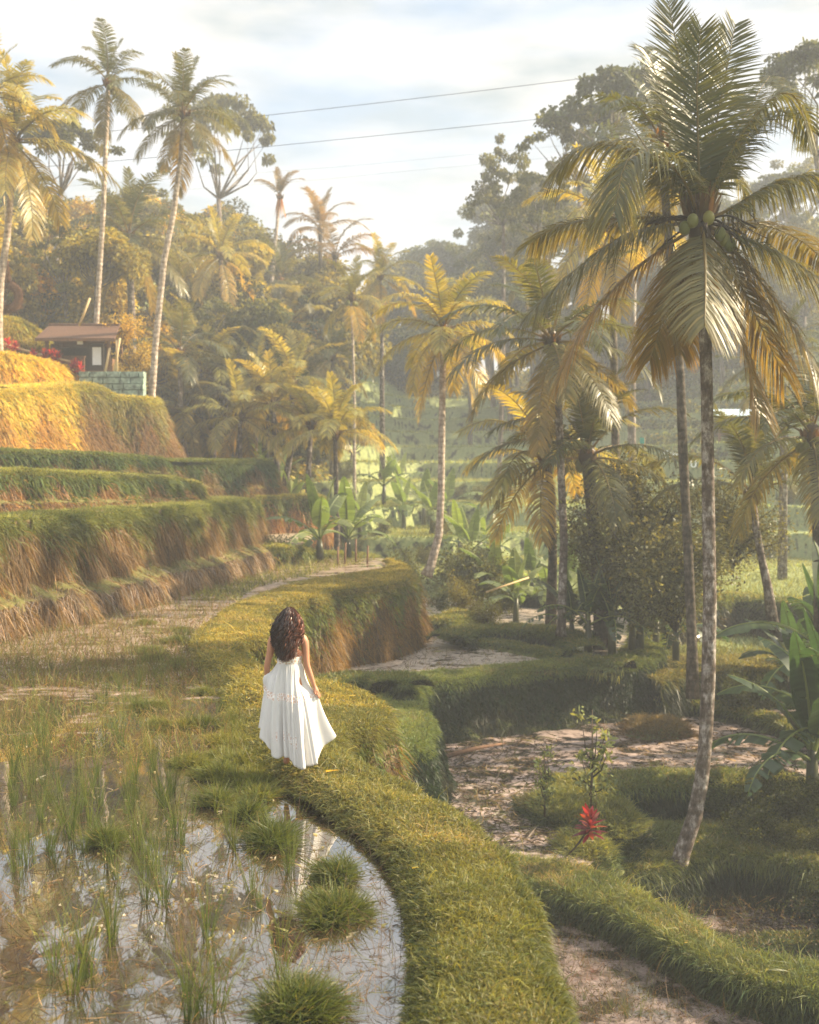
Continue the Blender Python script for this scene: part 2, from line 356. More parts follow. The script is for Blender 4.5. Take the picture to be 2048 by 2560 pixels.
    g = link('grass', acc.mesh('grass', M['grass'], True)); tag(g, None, None, None, 'stuff')
    return ob, G
def sheet(name, poly, z, m, label=None):
    P = [Vector((p[0], p[1], 0)) for p in poly]; t = tessellate_polygon([P])
    me = npmesh(name, [(p.x, p.y, z) for p in P], [np.array([list(a) if (P[a[1]] - P[a[0]]).cross(P[a[2]] - P[a[0]]).z > 0 else [a[0], a[2], a[1]] for a in t])], None, False, m)
    return tag(link(name, me), label, None, None, 'structure')
def PX(lst, z): return [gp(a, b, z) for a, b in lst]
# ------------------------------------------------------------------ terrain sheet
def sm(a, b, x): t = np.clip((x - a) / (b - a), 0, 1); return t * t * (3 - 2 * t)
TY = [-100, 25, 31, 34, 40, 46, 52, 60, 70, 80, 90, 100, 110, 122, 135, 160, 220, 400, 700]
TZ = [-6, -6, -5.5, -2.5, -2.2, -1.5, -0.6, 0.5, 2.0, 4.0, 6.4, 9.2, 11.6, 13.2, 14.5, 16, 17, 18, 18]
def terrain_z(x, y, stepped=True):
    x = np.asarray(x, float); y = np.asarray(y, float)
    z = np.interp(y, TY, TZ)
    left = sm(-4.5, -24, x); z = z + left * sm(50, 62, y) * 7 + sm(1, -5, x) * sm(48, 56, y) * 2.0
    z = z + sm(-19, -36, x) * sm(25, 40, y) * 6
    z = z + sm(-12, -45, x) * sm(60, 100, y) * 3
    z = z + sm(13, 40, x) * sm(34, 70, y) * 8 + sm(8, 30, x) * sm(75, 110, y) * 3
    hid = (x < -2.5) & (y < 52)
    near_left = sm(-2.0, -3.5, x) * sm(55, 50, y) * (1 - sm(-20, -22, x))
    sh = x.shape; P = np.stack([x.ravel(), y.ravel(), np.zeros(x.size)], 1)
    nzv = nz2(P, .045, 3.1, 3).reshape(sh); z = z + nzv * 1.3 * sm(36, 50, y)
    if stepped:
        g = np.gradient(z, axis=0) / np.maximum(np.gradient(y, axis=0), 1e-6) if z.ndim == 2 else np.full(sh, .12)
        s = 1.3; q = z / s; fl = np.floor(q); fr = q - fl
        rw = np.clip(.28 * np.abs(g) / s, .012, .4); st = s * (fl + sm(0, 1, (fr - (1 - rw)) / rw) ) + .08 * fr
        lipn = np.exp(-((fr - .02) / .03) ** 2) * 0
        k = sm(34, 40, y) * (1 - sm(103, 108, y)) * sm(-9, -5, x) * (1 - sm(26, 34, x))
        z = z * (1 - k) + st * k
    z = z * (1 - near_left) + (-5.0) * near_left
    return z
def axis(a, b, fine, lo, hi, r=1.25):
    c = list(np.arange(a, b + 1e-6, fine)); s = fine; v = a; pre = []
    while v > lo: s *= r; v -= s; pre.append(v)
    s = fine; v = b; post = []
    while v < hi: s *= r; v += s; post.append(v)
    return np.array(pre[::-1] + c + post)
M['paddy_mid'] = mud('paddy_mid_surface', (.30, .24, .19), (.55, .46, .40), 2.2, 0.44, (1, 1.4, 1), 0.06, None, ior=2.6)  # paler variant of the pond mud, sky reflection put into its colour
xs = axis(-30, 34, .3, -700, 700); ys = axis(32, 124, .22, -200, 900)
X, Y = np.meshgrid(xs, ys); Z = terrain_z(X, Y)
nx, ny = len(xs), len(ys)
i, j = np.meshgrid(np.arange(ny - 1), np.arange(nx - 1), indexing='ij')
Q = np.stack([i * nx + j, i * nx + j + 1, (i + 1) * nx + j + 1, (i + 1) * nx + j], -1).reshape(-1, 4)
tag(link('terrain', npmesh('terrain', np.stack([X, Y, Z], -1).reshape(-1, 3), [Q], None, True, M['terrain'])), None, None, None, 'structure')
ZG = Z
def tz(x, y):
    a = np.searchsorted(xs, x) - 1; b = np.searchsorted(ys, y) - 1
    return float(ZG[np.clip(b, 0, ny - 2), np.clip(a, 0, nx - 2)])
# low cover on the far terraces and slopes
def scatter_ground(k, x0, x1, y0, y1, L, Wd, c1, c2, cond=None, up=1.0):
    px = rng.uniform(x0, x1, k); py = rng.uniform(y0, y1, k); a = np.searchsorted(xs, px) - 1; b = np.searchsorted(ys, py) - 1
    z = ZG[b, a]; ok = z > -4.8
    slope = np.abs(ZG[np.minimum(b + 1, ny - 1), a] - ZG[b, a]); 
    ok &= slope < .09
    if cond: ok &= cond(px, py, z, slope)
    px, py, z = px[ok], py[ok], z[ok]; n = len(px); P = np.column_stack([px, py, z - .02])
    mixv = rng.random((n, 1)); c = shade(c1, n) * mixv + shade(c2, n) * (1 - mixv)
    d = unit(np.column_stack([rng.normal(size=n) * .4, rng.normal(size=n) * .4, np.full(n, up)]))
    ac = Acc(); ac.add(*blades(P, d, L * (.5 + rng.gamma(3, .25, n)), np.full(n, Wd), np.column_stack([np.zeros((n, 2)), -.3 * rng.random(n)]), c * .8, c * 1.3, 2))
    tag(link('grass', ac.mesh('grass', M['grass'])), None, None, None, 'stuff')
scatter_ground(90000, -4, 20, 36, 75, .13, .03, (.19, .22, .08), (.27, .27, .11))
scatter_ground(50000, -12, 30, 75, 124, .2, .07, (.19, .22, .09), (.26, .27, .12))
# bright grass along the lips of the far tiers
_dz = np.diff(ZG, axis=0); _lip = (_dz[:-1] > .12) & (_dz[1:] < .09); _ii, _jj = np.nonzero(_lip)
_ok = (xs[_jj] > -7) & (xs[_jj] < 31) & (ys[_ii] > 38) & (ys[_ii] < 106); _ii, _jj = _ii[_ok] + 1, _jj[_ok]; _r = 7; _ii, _jj = np.repeat(_ii, _r), np.repeat(_jj, _r); _n = len(_ii)
_P = np.column_stack([xs[_jj] + rng.uniform(-.17, .17, _n), ys[_ii] + rng.uniform(-.2, .12, _n), ZG[_ii, _jj] - .03]); _c = shade((.27, .32, .13), _n)
_a = Acc(); _a.add(*blades(_P, unit(rng.normal(size=(_n, 3)) * [.5, .3, .1] + [0, -.45, .6]), .22 * (.5 + rng.random(_n)), np.full(_n, .07), np.column_stack([np.zeros((_n, 2)), -.5 * rng.random(_n)]), _c * .8, _c * 1.3, 2)); tag(link('grass', _a.mesh('grass', M['grass'])), None, None, None, 'stuff')
# ------------------------------------------------------------------ the path and its bank
PC = [(1470,2900,1000,2900),(1470,2760,1000,2760),(1400,2560,1012,2560),(1345,2350,1025,2350),(1300,2200,985,2190),(1220,2095,905,2090),(1130,2030,800,2025),(1040,1980,715,1968),
 (950,1935,645,1915),(870,1900,620,1882),(838,1868,610,1858),(850,1832,604,1838),(920,1808,598,1820),(962,1785,592,1800),(932,1745,580,1775),(862,1712,565,1752),
 (770,1693,556,1725),(690,1678,526,1700),(620,1655,497,1668),(587,1630,482,1640),(602,1603,478,1617),(680,1590,486,1594),(704,1570,502,1572),(672,1549,526,1556),
 (642,1535,546,1541),(680,1515,572,1523),(750,1498,622,1502),(806,1491,690,1476),(822,1477,735,1462),(890,1469,800,1448),(970,1460,890,1436),(1014,1447,945,1427),
 (1028,1432,972,1417),(1020,1418,968,1410),(1000,1408,958,1404)]
rows = []
for k, (a, b, c, d) in enumerate(PC):
    L = gp(a, b, 0); zb = -3.9 if k < 9 else (-3.2 if k < 12 else -2.05)
    if k >= 27: zb = -1.98
    I = gp(c, d, -.08); rows.append((L, I, zb))
path_ob, PG = bank('path', rows, M['earth_warm'], ds=.07, zin=.10, batter=.10, rough=.10, notch=.16, foot=.1, seed=1.3, blade=(.05, .008), dens=0, grass=False)
def turf(G, seed, near=14.0):
    """short turf: dense small blades near the camera, fewer larger ones further off."""
    pass
def regrass(G, sl, blade, dens, wall_dens, wall_len, tops, wg, hang_amt=.7, ysel=None, lip=1.2, green_to=.30, inner=0, ledge_col=None):
    """sow a bank grid with grass: crown, lip fringe and face."""
    G = G[:, sl]; m = G.shape[0]; t0, t1, t2, t3 = G[:-1, :-1], G[1:, :-1], G[:-1, 1:], G[1:, 1:]
    cr_ = np.cross(t1 - t0, t2 - t0); area = np.linalg.norm(cr_, axis=-1); nr = unit(cr_)
    nw = 15; vt = np.concatenate([np.linspace(-1, -.05, m - nw), np.linspace(0, 1, nw)])[:-1]
    acc = Acc(); bl, bw = blade
    def pick(rowmask, density):
        a = (area * rowmask[:, None]).ravel(); k = int(a.sum() * density)
        ix = rng.choice(len(a), max(k, 1), p=a / a.sum()); ii, jj = np.unravel_index(ix, area.shape); u, v = rng.random((2, len(ix), 1))
        p = t0[ii, jj] * (1 - u) * (1 - v) + t1[ii, jj] * u * (1 - v) + t2[ii, jj] * (1 - u) * v + t3[ii, jj] * u * v
        if ysel is not None:
            o = (p[:, 1] >= ysel[0]) & (p[:, 1] < ysel[1]); return p[o], nr[ii, jj][o], vt[ii][o]
        return p, nr[ii, jj], vt[ii]
    p, nn, v = pick((vt < 0).astype(float), dens); k = len(p)
    q = np.clip(.5 + .8 * np.sin(p[:, 0] * 2.1 + 3 * np.sin(p[:, 1] * 1.3)) * np.cos(p[:, 1] * 2.7 + p[:, 0]) + rng.normal(size=k) * .3, 0, 1)[:, None]
    clump = (.75 + .5 * (np.sin(p[:, 0] * 9 + 2 * np.sin(p[:, 1] * 7)) * np.sin(p[:, 1] * 8 + 1.5 * np.sin(p[:, 0] * 5)) * .5 + .5))
    c = shade(tops[0], k) * (1 - q) + shade(tops[1], k) * q; dead = rng.random(k) < np.clip(.04 + .5 * (np.sin(p[:, 0] * 1.7 + 4) * np.sin(p[:, 1] * 1.9 + 1) + .3 * np.sin(p[:, 0] * 6 + p[:, 1] * 5) - .25), .04, .4); c[dead] = shade(GG['straw'], dead.sum())
    d = unit(np.array([[0, 0, 1.0]]) + rng.normal(size=(k, 3)) * [.6, .6, .1])
    acc.add(*blades(p, d, bl * clump * (.5 + rng.gamma(3, .22, k)) * np.where(rng.random(k) < .025, 2.6, 1), bw * (.7 + .6 * rng.random(k)), np.column_stack([rng.normal(size=(k, 2)) * .35, -.15 - .35 * rng.random(k)]), c * .75, c * 1.3, 2))
    if inner:
        p, nn, v = pick((vt < -.8).astype(float), dens * inner); k = len(p); c = shade(tops[0], k) * .85; iv = unit((G[0] - G[3]) * [1, 1, 0])[rng.integers(0, G.shape[1], k)]
        near_i = np.abs(p[:, None, 1] - G[0][None, ::9, 1]).argmin(1) if False else None
        d = unit(rng.normal(size=(k, 3)) * [.8, .8, .2] + [-.35, 0, .45]); acc.add(*blades(p + [0, 0, .01], d, bl * 1.4 * (.4 + rng.gamma(3, .25, k)), bw * 1.1 * np.ones(k), np.column_stack([np.zeros((k, 2)), -.3 - .5 * rng.random(k)]), c * .8, c * 1.3, 2))
    p, nn, v = pick(((vt > -.2) & (vt < .12)).astype(float), dens * lip); k = len(p); nn = nn * np.sign(nn[:, 2:3] + .2)
    c = shade(tops[0], k) * .85
    acc.add(*blades(p, unit(nn + rng.normal(size=(k, 3)) * .45 + [0, 0, .25]), bl * 1.4 * (.5 + rng.gamma(3, .25, k)), bw * 1.15 * np.ones(k), np.column_stack([np.zeros((k, 2)), -.3 - .7 * rng.random(k)]), c, c * 1.35, 2))
    p, nn, v = pick(((vt > .03) & (vt < .98)).astype(float), wall_dens); k = len(p)
    msk = np.sin(p[:, 0] * 3.1 + p[:, 1] * 1.7 + 2 * np.sin(p[:, 0] * 1.3)) * .2 + rng.normal(size=k) * .15
    green = ((v + msk) < green_to)[:, None]; c = np.where(green, shade(wg[0], k), shade(wg[1], k, .35)); g1 = green[:, 0]
    if ledge_col is not None:
        lm = (np.abs(v + msk * .3 - .70) < .07) & (rng.random(k) < .6); c[lm] = shade(ledge_col, lm.sum())
    nn = nn * np.where((nn * np.array([0.2, -1, 0.3])).sum(1) > 0, 1, -1)[:, None] if False else nn
    d = unit(nn * np.where(green, .9, .35) + rng.normal(size=(k, 3)) * .45 - np.where(green, .0, hang_amt) * np.array([[0, 0, 1.0]]))
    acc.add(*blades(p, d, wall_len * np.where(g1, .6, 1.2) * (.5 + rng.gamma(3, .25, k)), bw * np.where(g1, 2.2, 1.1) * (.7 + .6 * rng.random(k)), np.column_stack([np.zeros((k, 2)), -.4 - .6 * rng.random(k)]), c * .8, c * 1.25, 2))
    tag(link('grass', acc.mesh('grass', M['grass'])), None, None, None, 'stuff')
TP = (GG['path'], GG['path2'])
regrass(PG, slice(None), (.042, .0062), 8500, 1500, .12, TP, (GG['fern'], GG['brown']), ysel=(0, 8.4), inner=1.6)
regrass(PG, slice(None), (.048, .008), 5200, 1300, .13, TP, (GG['fern'], GG['brown']), ysel=(8.4, 13.5), inner=1.6)
regrass(PG, slice(None), (.06, .013), 2000, 900, .2, TP, (GG['fern'], (.15, .10, .035)), ysel=(13.5, 60), inner=1.5)
# ------------------------------------------------------------------ terraces on the left
WARM = dict(hang=(.20, .115, .04)); TW = ((.17, .185, .05), (.27, .27, .07))
def rws(l, z): return [(at(a, b, Yd), None, zz) for (a, b, Yd, zz) in [(q + (z,))[:4] if len(q) == 3 else q for q in l]]
b3, G3 = bank('terrace_bank', rws([(-420, 1330, 18.5), (-200, 1312, 19.6), (0, 1300, 21.1), (55, 1297, 21.9), (120, 1292, 22.8), (250, 1283, 25), (400, 1272, 28.3), (470, 1268, 30), (500, 1265, 31), (580, 1258, 34), (618, 1255, 35.7), (634, 1258, 37), (632, 1252, 39), (615, 1249, 42), (560, 1246, 45)], -.12),
     M['earth_warm'], ds=.09, inner_w=1.3, batter=.10, rough=.12, notch=.30, foot=.12, ledge=.42, seed=2.2, grass=False)
regrass(G3, slice(None), (.06, .012), 3200, 2000, .24, TW, ((.14, .145, .045), (.22, .14, .065)), green_to=.12, hang_amt=1.2, ledge_col=(.38, .29, .23))
bank('terrace_bank', rws([(440, 1242, 44), (600, 1240, 46), (690, 1240, 47), (700, 1241, 47.3), (780, 1240, 48), (800, 1240, 49.5), (806, 1240, 54)], .5), M['earth_warm'], ds=.15, inner_w=1.2,
     batter=.16, notch=.25, ledge=.0, seed=3.7, blade=(.07, .025), dens=900, wall_dens=700, wall_len=.24, top=TW, hang=(.25, .145, .06))
bank('terrace_bank', rws([(-420, 1165, 23), (-200, 1170, 25), (0, 1175, 27), (100, 1178, 28), (250, 1185, 30), (270, 1187, 30.5), (400, 1193, 34), (438, 1195, 35.7), (446, 1195, 38), (430, 1195, 42)], 2.0), M['earth_warm'], ds=.12, inner_w=1.1,
     batter=.12, notch=.22, ledge=.3, seed=5.1, blade=(.06, .018), dens=1800, wall_dens=1100, wall_len=.22, top=TW, hang=(.26, .15, .07))
bank('terrace_bank', rws([(400, 1207, 37.5), (450, 1207, 38), (485, 1208, 38.6), (493, 1209, 41)], 2.0), M['earth_warm'], ds=.15, inner_w=1.0, seed=6.3, blade=(.12, .03), dens=700, wall_dens=600, top=TW, wallg=((.13, .15, .05), (.15, .14, .05)))
bank('terrace_bank', rws([(-420, 1110, 27, 2.9), (-200, 1118, 29, 2.9), (0, 1127, 31, 2.9), (250, 1135, 34, 2.9), (290, 1138, 35, 2.9), (400, 1146, 40, 2.9), (405, 1150, 42, 2.5), (520, 1151, 45, 2.0), (640, 1152, 47.5, 2.0), (668, 1152, 49, 2.0), (675, 1152, 56, 2.0)], 2.9), M['earth_warm'], ds=.14,
     inner_w=1.2, batter=.14, notch=.22, ledge=.25, seed=7.9, blade=(.07, .022), dens=1200, wall_dens=900, wall_len=.24, top=TW, hang=(.26, .155, .065))
bank('terrace_bank', rws([(560, 1372, 35.6), (610, 1367, 36.2), (700, 1367, 36.6), (732, 1368, 37), (757, 1371, 37.8), (766, 1372, 40), (760, 1366, 45)], -.12), M['earth_warm'], ds=.12, inner_w=.9, batter=.2, seed=9.1,
     blade=(.1, .025), dens=900, wall_dens=600, wall_len=.2, top=TW, wallg=((.11, .14, .045), (.12, .12, .045)))
bank('terrace_bank', rws([(768, 1392, 39.6), (800, 1385, 40.6), (850, 1387, 41), (905, 1390, 41.3), (930, 1396, 42), (945, 1396, 45), (940, 1390, 48)], -1.0), M['earth_warm'], ds=.15, inner_w=1.0, seed=10.3,
     blade=(.1, .028), dens=700, wall_dens=500, wall_len=.2, top=TW, wallg=((.10, .13, .045), (.10, .10, .04)))
# bluff and the slopes above it, sun and shade put into their colours
bank('terrace_bank', rws([(-420, 965, 33), (-200, 975, 34.5), (0, 978, 37), (60, 972, 38.3), (130, 966, 40), (175, 964, 41)], 3.5), M['earth_warm'], ds=.18, inner_w=1.6, batter=.30, notch=.35, foot=.4, seed=11.1, blade=(.11, .028), dens=800, wall_dens=900, wall_len=.26, top=((.42, .37, .09), (.5, .42, .10)), wallg=((.42, .36, .09), (.36, .24, .08)))  # left half: sunlight put into the yellow grass colour
bank('terrace_bank', rws([(110, 970, 39.6), (150, 966, 40.5), (240, 962, 42.6), (300, 990, 43.5), (360, 995, 44.2), (385, 998, 45.5), (392, 998, 48), (385, 998, 56)], 3.5), M['earth_warm'], ds=.18, inner_w=1.6,
     batter=.30, notch=.35, foot=.4, seed=11.5, blade=(.10, .025), dens=900, wall_dens=1100, wall_len=.24, top=((.28, .27, .07), (.36, .32, .09)), wallg=((.17, .16, .06), (.18, .115, .06)))  # right half: its shade put into the duller brown and green
bank('terrace_bank', rws([(-420, 880, 37), (-200, 878, 39), (0, 884, 41), (60, 893, 42.2), (120, 905, 43.8), (170, 925, 45.5), (205, 945, 46), (212, 945, 48), (212, 945, 52)], 6.0), M['earth_warm'], ds=.18, inner_w=1.4,
     batter=.45, notch=.3, foot=.3, seed=12.7, blade=(.14, .035), dens=600, wall_dens=800, wall_len=.3, top=((.45, .37, .07), (.52, .4, .08)), wallg=((.45, .36, .07), (.4, .27, .07)))
bank('terrace_bank', rws([(-420, 800, 44), (-200, 785, 45.5), (0, 795, 46.8), (50, 800, 47.4), (95, 825, 48), (118, 862, 49), (121, 862, 52), (121, 862, 58)], 7.4), M['earth_warm'], ds=.18, inner_w=1.4,
     batter=.4, notch=.3, foot=.3, seed=13.9, blade=(.14, .035), dens=600, wall_dens=800, wall_len=.3, top=((.45, .37, .07), (.52, .4, .08)), wallg=((.45, .36, .07), (.4, .27, .07)))
def back(l, z, off, name, m):
    P = [at(a[0], a[1], a[2]) for a in l]; poly = [p[:2] for p in P] + [(P[-1][0] + off[0], P[-1][1] + off[1]), (P[0][0] - 8, P[-1][1] + off[1])]
    return sheet(name, poly, z, m)
# paddy beds
inn = [gp(c, d, -.08)[:2] * .55 + gp(a, b, 0)[:2] * .45 for a, b, c, d in PC[1:]]
left_poly = [tuple(p) for p in inn] + [(-1.0, 40.5), (-7.5, 41), (-12, 30), (-12, 18), (-12, 2), (0.2, 2)]
sheet('paddy_water', left_poly, -.13, M['paddy_left'])
M['mudtop'] = plain('paddy_soil', (.26, .20, .13), .8, .35, 1.2)
back([(-420, 1330, 18.9), (0, 1300, 21.6), (250, 1283, 25.6), (500, 1265, 31.6), (612, 1255, 37), (612, 1249, 45)], 2.0, (2, 0), 'paddy_soil', M['mudtop'])
sheet('paddy_soil', [(-9.8, 44.8), (-4.6, 48.9), (-4.5, 55), (-12, 56), (-14, 44)], 1.96, M['mudtop'])
sheet('paddy_soil', [(-10.4, 28), (-8.2, 36.5), (-8.6, 44), (-18, 44), (-18, 24)], 2.9, M['mudtop'])
sheet('paddy_soil', [(-12.5, 31.5), (-9.7, 40.5), (-6.8, 49), (-6.8, 56), (-22, 56), (-22, 28)], 3.52, M['mudtop'])
sheet('paddy_soil', [(-6.5, 36.4), (-3.9, 38), (-4.0, 52), (-12, 52), (-12, 40)], .46, M['mudtop'])
sheet('hill_ground', [(-26, 34), (-14, 37.5), (-13.6, 40.5), (-10.6, 45.5), (-11, 58), (-26, 62)], 6.05, M['earth_warm'])
sheet('hill_ground', [(-28, 38), (-16, 42), (-15, 45), (-13.8, 47), (-13.9, 58), (-28, 62)], 7.38, M['earth_warm'])
sheet('hill_ground', [(-28, 46), (-17.5, 48), (-16.3, 51), (-16.6, 60), (-28, 64)], 9.15, M['earth_warm'])
# ------------------------------------------------------------------ lower terraces on the right
TD = ((.13, .155, .045), (.22, .22, .07)); WD = ((.03, .048, .02), (.028, .036, .018))  # wall growth tones hold the shade of the right banks in their colour
def pxr(l, z, zb): return [(gp(a, b, z), None, zb) for a, b in l]
bM, GMk = bank('terrace_bank', pxr([(985, 2050), (985, 1930), (1000, 1880), (1030, 1868), (1052, 1862), (1064, 1835), (1070, 1795), (1062, 1768), (1046, 1748), (1050, 1720), (1078, 1703), (1200, 1690), (1350, 1674), (1500, 1660), (1590, 1652), (1632, 1645), (1648, 1625), (1650, 1590), (1640, 1560)], -1.95, -3.45),
     M['earth_dark'], ds=.08, inner_w=1.0, batter=.08, notch=.2, rough=.10, foot=.35, seed=15.1, grass=False)
regrass(GMk, slice(None), (.06, .014), 3200, 2400, .11, ((.19, .22, .065), (.31, .32, .10)), ((.03, .05, .02), (.045, .045, .022)), green_to=.7)  # crown colour lightened for sun, face colour darkened for shade
bank('terrace_bank', pxr([(830, 1710), (850, 1703), (900, 1697), (960, 1697), (1000, 1703), (1012, 1712), (1010, 1690)], -1.6, -2.0), M['earth_dark'], ds=.1, inner_w=.8, seed=16.2, blade=(.09, .018), dens=1300, wall_dens=1300, wall_len=.12, top=TD, wallg=WD)
bank('terrace_bank', pxr([(1105, 1572), (1125, 1588), (1170, 1600), (1250, 1610), (1360, 1630), (1470, 1650), (1560, 1662)], -1.85, -1.99), M['earth_dark'], ds=.12, inner_w=.6, zin=.2, seed=17.2, blade=(.07, .02), dens=1000, wall_dens=900, wall_len=.1, top=TD, wallg=(TD[0], TD[1]))
bank('terrace_bank', pxr([(1150, 1592), (1165, 1583), (1200, 1577), (1280, 1575), (1350, 1578), (1395, 1590), (1440, 1620)], -1.6, -2.1), M['earth_dark'], ds=.12, inner_w=1.0, seed=18.2, blade=(.1, .022), dens=900, wall_dens=900, wall_len=.15, top=TD, wallg=WD)
bank('terrace_bank', pxr([(1060, 1545), (1090, 1550), (1130, 1552), (1160, 1545), (1180, 1530)], -1.6, -1.98), M['earth_dark'], ds=.12, inner_w=.9, seed=18.9, blade=(.1, .022), dens=900, wall_dens=700, wall_len=.15, top=TD, wallg=(TD[0], WD[0]))
bank('terrace_bank', pxr([(1230, 1475), (1300, 1482), (1400, 1488), (1500, 1492), (1600, 1500)], -1.5, -1.98), M['earth_dark'], ds=.15, inner_w=1.0, seed=19.2, blade=(.1, .026), dens=700, wall_dens=700, wall_len=.15, top=TD, wallg=WD)
bank('terrace_bank', pxr([(1640, 1762), (1700, 1760), (1760, 1765), (1880, 1785), (1960, 1812), (2060, 1850), (2200, 1900)], -3.1, -3.45), M['earth_dark'], ds=.1, inner_w=.5, seed=20.1, blade=(.09, .02), dens=1100, wall_dens=1200, wall_len=.13, top=TD, wallg=WD)
bank('terrace_bank', pxr([(1640, 1700), (1700, 1690), (1790, 1682), (1900, 1675), (2060, 1675), (2250, 1680)], -2.4, -3.2), M['earth_dark'], ds=.1, inner_w=2.6, seed=21.1, blade=(.12, .022), dens=900, wall_dens=1100, wall_len=.22, top=((.16, .15, .05), (.21, .19, .06)), wallg=WD)
bank('terrace_bank', pxr([(1640, 1520), (1700, 1508), (1780, 1500), (1850, 1493), (1920, 1500), (2000, 1510), (2100, 1520), (2300, 1530)], -1.2, -2.5), M['earth_dark'], ds=.14, inner_w=1.0, zin=.1, notch=.3, seed=22.1, blade=(.12, .028), dens=600, wall_dens=350, wall_len=.2, top=TD, wallg=((.05, .06, .03), (.06, .05, .03)))
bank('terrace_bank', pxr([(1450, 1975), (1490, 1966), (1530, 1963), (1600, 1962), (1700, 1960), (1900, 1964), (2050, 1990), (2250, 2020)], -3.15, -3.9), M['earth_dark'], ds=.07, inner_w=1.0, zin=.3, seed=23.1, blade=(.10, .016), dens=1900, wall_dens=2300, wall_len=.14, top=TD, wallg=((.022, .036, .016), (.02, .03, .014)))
bank('terrace_bank', pxr([(1440, 2175), (1500, 2168), (1560, 2172), (1640, 2165), (1700, 2142), (1800, 2132), (1900, 2140), (2000, 2160), (2100, 2175), (2300, 2200)], -3.8, -4.7), M['earth_dark'], ds=.07, inner_w=1.9, zin=.05, seed=24.1, blade=(.12, .014), dens=2000, wall_dens=2300, wall_len=.15, top=((.12, .14, .04), (.19, .18, .055)), wallg=((.022, .036, .016), (.02, .03, .014)))  # near-black face growth, bank shade put into the colour
nearp = [(1200, 2178), (1240, 2188), (1330, 2210), (1420, 2238), (1500, 2266), (1560, 2288), (1620, 2322), (1700, 2368), (1800, 2418), (1900, 2456), (2100, 2505), (2300, 2560)]
farp = [(1180, 2115), (1240, 2122), (1330, 2140), (1440, 2155), (1520, 2180), (1580, 2212), (1655, 2250), (1730, 2285), (1800, 2340), (1880, 2380), (2060, 2400), (2300, 2440)]
bB, GB = bank('path_bund', [(gp(*a, -3.35), gp(*b, -3.35), -3.78) for a, b in zip(nearp, farp)], M['earth_dark'], ds=.06, zin=1.3, batter=.1, notch=.06, rough=.05, foot=.08, seed=25.1, grass=False)
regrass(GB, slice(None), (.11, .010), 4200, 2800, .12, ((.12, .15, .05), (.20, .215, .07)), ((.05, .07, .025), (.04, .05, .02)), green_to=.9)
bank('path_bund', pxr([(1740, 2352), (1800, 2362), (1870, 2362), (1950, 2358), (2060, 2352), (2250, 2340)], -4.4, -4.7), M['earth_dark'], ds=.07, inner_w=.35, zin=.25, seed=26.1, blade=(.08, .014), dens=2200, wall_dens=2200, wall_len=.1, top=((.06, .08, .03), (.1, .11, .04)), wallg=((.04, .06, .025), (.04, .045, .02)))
def psheet(name, l, z, m): return sheet(name, [gp(a, b, z)[:2] for a, b in l], z, m)
psheet('pond_water', [(1240, 2165), (900, 2175), (880, 1900), (1000, 1800), (1660, 1775), (2300, 1770), (2300, 2005), (2060, 1975), (1900, 1945), (1500, 1950), (1480, 2000), (1500, 2140), (1460, 2175)], -3.4, M['pond'])
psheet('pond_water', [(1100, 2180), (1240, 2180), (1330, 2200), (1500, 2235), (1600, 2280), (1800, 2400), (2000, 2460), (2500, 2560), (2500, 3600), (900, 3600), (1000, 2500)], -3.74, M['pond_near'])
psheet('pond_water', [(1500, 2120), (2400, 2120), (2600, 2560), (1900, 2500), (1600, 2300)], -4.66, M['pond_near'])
m_in = [gp(a, b, -2.0)[:2] for a, b in [(985, 1900), (1040, 1840), (1050, 1790), (1030, 1750), (1035, 1715), (1078, 1695), (1350, 1665), (1600, 1645), (1630, 1620)]]
sheet('paddy_water', [tuple(p) for p in m_in] + [(8.2, 44), (-3.4, 44), (-4.5, 28), (-4, 22), (-1.6, 17)], -2.02, M['paddy_mid'])
sheet('paddy_soil', [gp(a, b, -1.28)[:2] for a, b in [(1600, 1512), (1780, 1492), (1900, 1490), (2100, 1512), (2400, 1525), (2400, 1380), (1600, 1380)]], -1.28, M['terrain'])
sheet('paddy_soil', [gp(a, b, -2.5)[:2] for a, b in [(1600, 1690), (2400, 1670), (2400, 1560), (1600, 1560)]], -2.52, M['earth_dark'])
